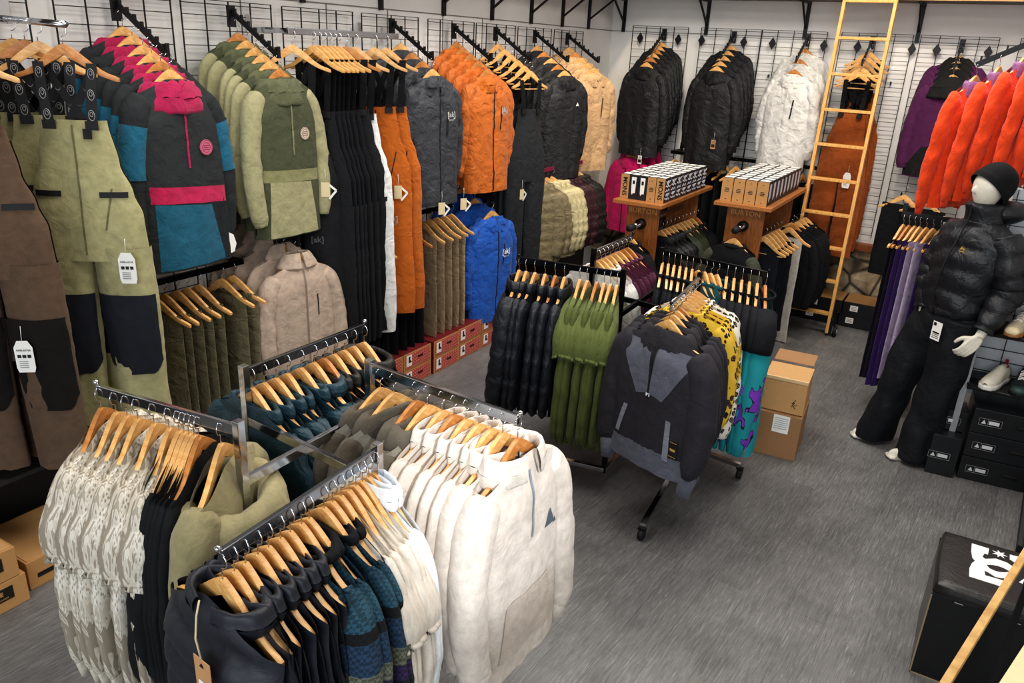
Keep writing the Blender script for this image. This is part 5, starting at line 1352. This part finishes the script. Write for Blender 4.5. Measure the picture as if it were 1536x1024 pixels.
# trousers
PT = fabric('#17191d', crease=.45, rough=.7)
def wr(seed, amp=.012, fz=9):
    return lambda q, u, v, o: q + o * (amp * nz(u * 5 + seed, q.z * fz * .45, seed) + amp * .8 * nz(q.x * 9, q.y * 9, q.z * fz) )
legm = MB()
for k, (P, hem) in {'R': (legs['R'], Vector((3.525, -2.915, .025))), 'L': (legs['L'], Vector((3.79, -3.08, .025)))}.items():
    pts = [tuple(P[0] + Vector((0, 0, .03))), tuple(P[0].lerp(P[1], .45)), tuple(P[1]), tuple(P[1].lerp(hem, .5)), tuple(hem)]
    ell(legm, pts, [(.135, .135), (.132, .135), (.120, .128), (.112, .122), (.104, .122)], 24, wr(3 if k == 'R' else 8, .03, 7))
ell(legm, [tuple(hip + Vector((0, 0, -.14))), tuple(hip), tuple(hip + Vector((0, 0, .09)))], [(.19, .135), (.205, .145), (.18, .13)], 28, wr(5, .015))
lm_ = legm.mesh('trousers', PT)
o = bpy.data.objects.new('tmp', lm_); COL.objects.link(o); md = o.modifiers.new('r', 'REMESH'); md.mode = 'VOXEL'; md.voxel_size = .008; md.use_smooth_shade = True
sm = o.modifiers.new('s', 'SMOOTH'); sm.factor = .5; sm.iterations = 6
dg = bpy.context.evaluated_depsgraph_get(); l2 = bpy.data.meshes.new_from_object(o.evaluated_get(dg)); bpy.data.objects.remove(o); l2.materials.clear(); l2.materials.append(PT)
t.add('trousers', l2, None, 'wide black snow trousers')
# quilted jacket
PJ = fabric('#191b20', crease=.5, rough=.45, spec=.5)
def qf(seed, q_=.125):
    def f(q, u, v, o):
        zz = q.z + .045 * sin(u * 2 * PI * 2 + seed) + .02 * nz(u * 6, q.z * 3, seed)
        return q + o * (.018 * (max(0, sin(PI * ((zz / q_) % 1))) ** .6) - .008 + .016 * nz(q.x * 9 + seed, q.y * 9, q.z * 9) + .006 * nz(q.x * 25, q.y * 25, q.z * 25))
    return f
jm = MB()
ell(jm, [(3.80, -2.97, .985), (3.80, -2.97, 1.03), (3.805, -2.97, 1.16), (3.825, -2.975, 1.34), (3.838, -2.978, 1.48), (3.842, -2.985, 1.57)], [(.18, .135), (.20, .16), (.205, .165), (.225, .165), (.215, .13), (.10, .095)], 36, qf(1))
t.add('jacket', jm.mesh('jacket', PJ), None, 'black quilted puffer jacket')
for nm, P in (('L', (sL, eL, wL + Vector((.01, .01, .035)))), ('R', (sR, eR, wR + Vector((0, 0, .03))))):
    s2 = MB(); pts = [tuple(P[0] + Vector((0, 0, .03)) - (fx * .03 if nm == 'L' else -fx * .03)), tuple(P[0].lerp(P[1], .5)), tuple(P[1]), tuple(P[1].lerp(P[2], .5)), tuple(P[2])]
    def f2(q, k, a, o): return q + o * (.012 * (max(0, sin(PI * ((k * 6.5 + .15 * sin(a)) % 1))) ** .6) - .006 + .012 * nz(q.x * 16, q.y * 16, q.z * 16))
    limb(s2, pts, [.085, .095, .085, .074, .05], 18, 54, f2); t.add('sleeve', s2.mesh('sleeve', PJ))
cm = MB()
def colf(q, u, v, o): return q + o * (.006 * nz(q.x * 20, q.y * 20, q.z * 20))
ell(cm, [(3.842, -2.985, 1.54), (3.838, -2.99, 1.60), (3.83, -2.995, 1.655), (3.83, -2.995, 1.675)], [(.11, .10), (.098, .10), (.098, .105), (.08, .085)], 26, colf)
t.add('collar', cm.mesh('collar', PJ))
hm = MB(); hm.ball(hc + fy * .12 + fx * .02 - Vector((0, 0, .14)), (.14, .10, .07), 14, fn=lambda p: p + Vector((1, 1, 1)) * .02 * nz(p.x * 12, p.y * 12, p.z * 12)); t.add('hood', hm.mesh('hood', PJ))
zm = MB(); zc = [Vector(p) - fy * r for p, r in (((3.80, -2.97, .99), .155), ((3.805, -2.97, 1.16), .187), ((3.825, -2.975, 1.34), .187), ((3.838, -2.978, 1.48), .15), ((3.838, -2.99, 1.60), .112), ((3.83, -2.995, 1.67), .11))]
zm.tube([spline([tuple(p) for p in zc], k / 24) for k in range(25)], .005, 6); t.add('zipper', zm.mesh('zipper', BLK_MATTE))
GOLD = plain('#b8922e', .5)
lg = MB(); c = Vector((3.828, -2.975, 1.42)) - fy * .193 + fx * .085
for a, s_ in ((0, .012), (.014, .009)):
    b = len(lg.v)
    for dx, dz in ((-s_, 0), (s_, 0), (0, s_ * 1.6)): lg.v.append(tuple(c + fx * (dx + a) + Vector((0, 0, dz))))
    lg.f.append((b, b + 1, b + 2)); lg.m.append(0)
b = len(lg.v)
for dx, dz in ((-.014, -.008), (.024, -.008), (.024, -.014), (-.014, -.014)): lg.v.append(tuple(c + fx * dx + Vector((0, 0, dz))))
lg.f.append((b, b + 1, b + 2, b + 3)); lg.m.append(0)
t.add('logo', lg.mesh('logo', GOLD, False))
# beanie: cap around the crown, tipped back over the ears
bn = MB()
up = Vector((0, 0, 1)); bx_ = hf.cross(up).normalized(); axis = (up * .72 - hf * .78).normalized(); fr0 = (hf - axis * hf.dot(axis)).normalized(); cc0 = hc - hf * .005
def bean(u, v):
    a = u * 2 * PI; ph = lerp(-.30, PI / 2, v)
    r = .118 * cos(ph) ** .75 if cos(ph) > 0 else 0
    if v < .16: r += .004
    return cc0 + fr0 * cos(a) * r * 1.03 + bx_ * sin(a) * r * .93 + axis * (.135 * sin(ph) + .012)
bn.grid(bean, 40, 26, close=True); t.add('beanie', bn.mesh('beanie', fabric('#121214', crease=.2)), None, 'black knitted beanie')
# swing ticket on the hip
tg = MB(); c = Vector((3.80, -2.97, .905)) - fy * .172 + fx * .075
def q4(m, c, w, h, off=0):
    b = len(m.v)
    for dx, dz in ((-w, -h), (w, -h), (w, h), (-w, h)): m.v.append(tuple(c - fy * off + fx * dx + Vector((0, 0, dz))))
    m.f.append((b, b + 1, b + 2, b + 3)); m.m.append(0)
q4(tg, c, .034, .058); ti = t.add('hang_tag', tg.mesh('hang_tag', WHITE_P, False)); pr = MB()
q4(pr, c + fx * -.018 + Vector((0, 0, .04)), .01, .01, .001)
for k in range(4): q4(pr, c + Vector((0, 0, -.01 - k * .011)), .024, .002 if k else .005, .001)
t.add('print', pr.mesh('print', INK, False), ti)
bs_ = MB(); bs_.tube([(3.66, -3.0, .0), (3.66, -3.0, .008)], .0, 8) if False else None
t.place((0, 0, 0), 0, 'white faceless mannequin in black puffer, wide black trousers and beanie')

# ================================================================== camera, light, world
cam_d = bpy.data.cameras.new('camera'); cam_o = bpy.data.objects.new('camera', cam_d); COL.objects.link(cam_o)
yaw, pitch, roll = -.52743, .36341, .04915
f_ = Vector((sin(yaw) * cos(pitch), cos(yaw) * cos(pitch), -sin(pitch))); r_ = Vector((cos(yaw), -sin(yaw), 0)); u_ = r_.cross(f_)
r2 = r_ * cos(roll) + u_ * sin(roll); u2 = -r_ * sin(roll) + u_ * cos(roll)
cam_o.matrix_world = Matrix(((r2.x, u2.x, -f_.x, 3.791), (r2.y, u2.y, -f_.y, -8.319), (r2.z, u2.z, -f_.z, 2.409), (0, 0, 0, 1)))
cam_d.sensor_width = 36; cam_d.lens = 1171.4 / 1536 * 36; cam_d.clip_start = .05
S.camera = cam_o

def area(loc, target, sx, sy, e, col):
    l = bpy.data.lights.new('area_light', 'AREA'); l.shape = 'RECTANGLE'; l.size = sx; l.size_y = sy; l.energy = e; l.color = col
    o = bpy.data.objects.new('area_light', l); COL.objects.link(o); o.location = loc
    o.rotation_euler = (Vector(target) - Vector(loc)).to_track_quat('-Z', 'Y').to_euler(); return o
area((4.2, -11.5, 2.6), (2.4, -4, .8), 5, 2.4, 190, (.86, .93, 1))        # shop window behind the viewer
for x, y, e in ((1.3, -6.3, 45), (1.6, -3.2, 60), (3.6, -2.2, 45), (3.4, -5.6, 45)):
    area((x, y, 4.0), (x, y, 0), 1.2, 1.2, e * 1.1, (1, .95, .89))                # warm ceiling fittings
def spot(loc, tgt, e, ang, blend, col, r=.08):
    l = bpy.data.lights.new('spot_light', 'SPOT'); l.energy = e; l.spot_size = math.radians(ang); l.spot_blend = blend; l.color = col; l.shadow_soft_size = r
    o = bpy.data.objects.new('spot_light', l); COL.objects.link(o); o.location = loc; o.rotation_euler = (Vector(tgt) - Vector(loc)).to_track_quat('-Z', 'Y').to_euler()
spot((7.6, -10.2, 4.6), (2.62, -6.45, 1.02), 1500, 7.0, .6, (.93, .96, 1))   # shaft of daylight on the white pullovers
spot((1.2, -2.2, 4.2), (.2, -1.2, 1.9), 160, 75, .8, (1, .82, .58))
spot((2.9, -2.0, 4.0), (2.4, -.1, 1.4), 120, 80, .9, (1, .85, .66))
w = bpy.data.worlds.new('world'); S.world = w; w.use_nodes = True; nt = w.node_tree; bg = nt.nodes['Background']
tc = nt.nodes.new('ShaderNodeTexCoord'); sp = nt.nodes.new('ShaderNodeSeparateXYZ'); nt.links.new(tc.outputs['Generated'], sp.inputs[0])
nw = nt.nodes.new('ShaderNodeTexNoise'); nw.inputs['Scale'].default_value = 3.5; nt.links.new(tc.outputs['Generated'], nw.inputs['Vector'])
c1 = ramp(nt, nw.outputs['Fac'], [(.42, '#55504a'), (.5, '#a8a49c'), (.6, '#ffffff')])
nt.links.new(c1, bg.inputs['Color']); bg.inputs['Strength'].default_value = .52
S.view_settings.view_transform = 'Standard'; S.view_settings.look = 'Medium High Contrast'; S.view_settings.exposure = .08
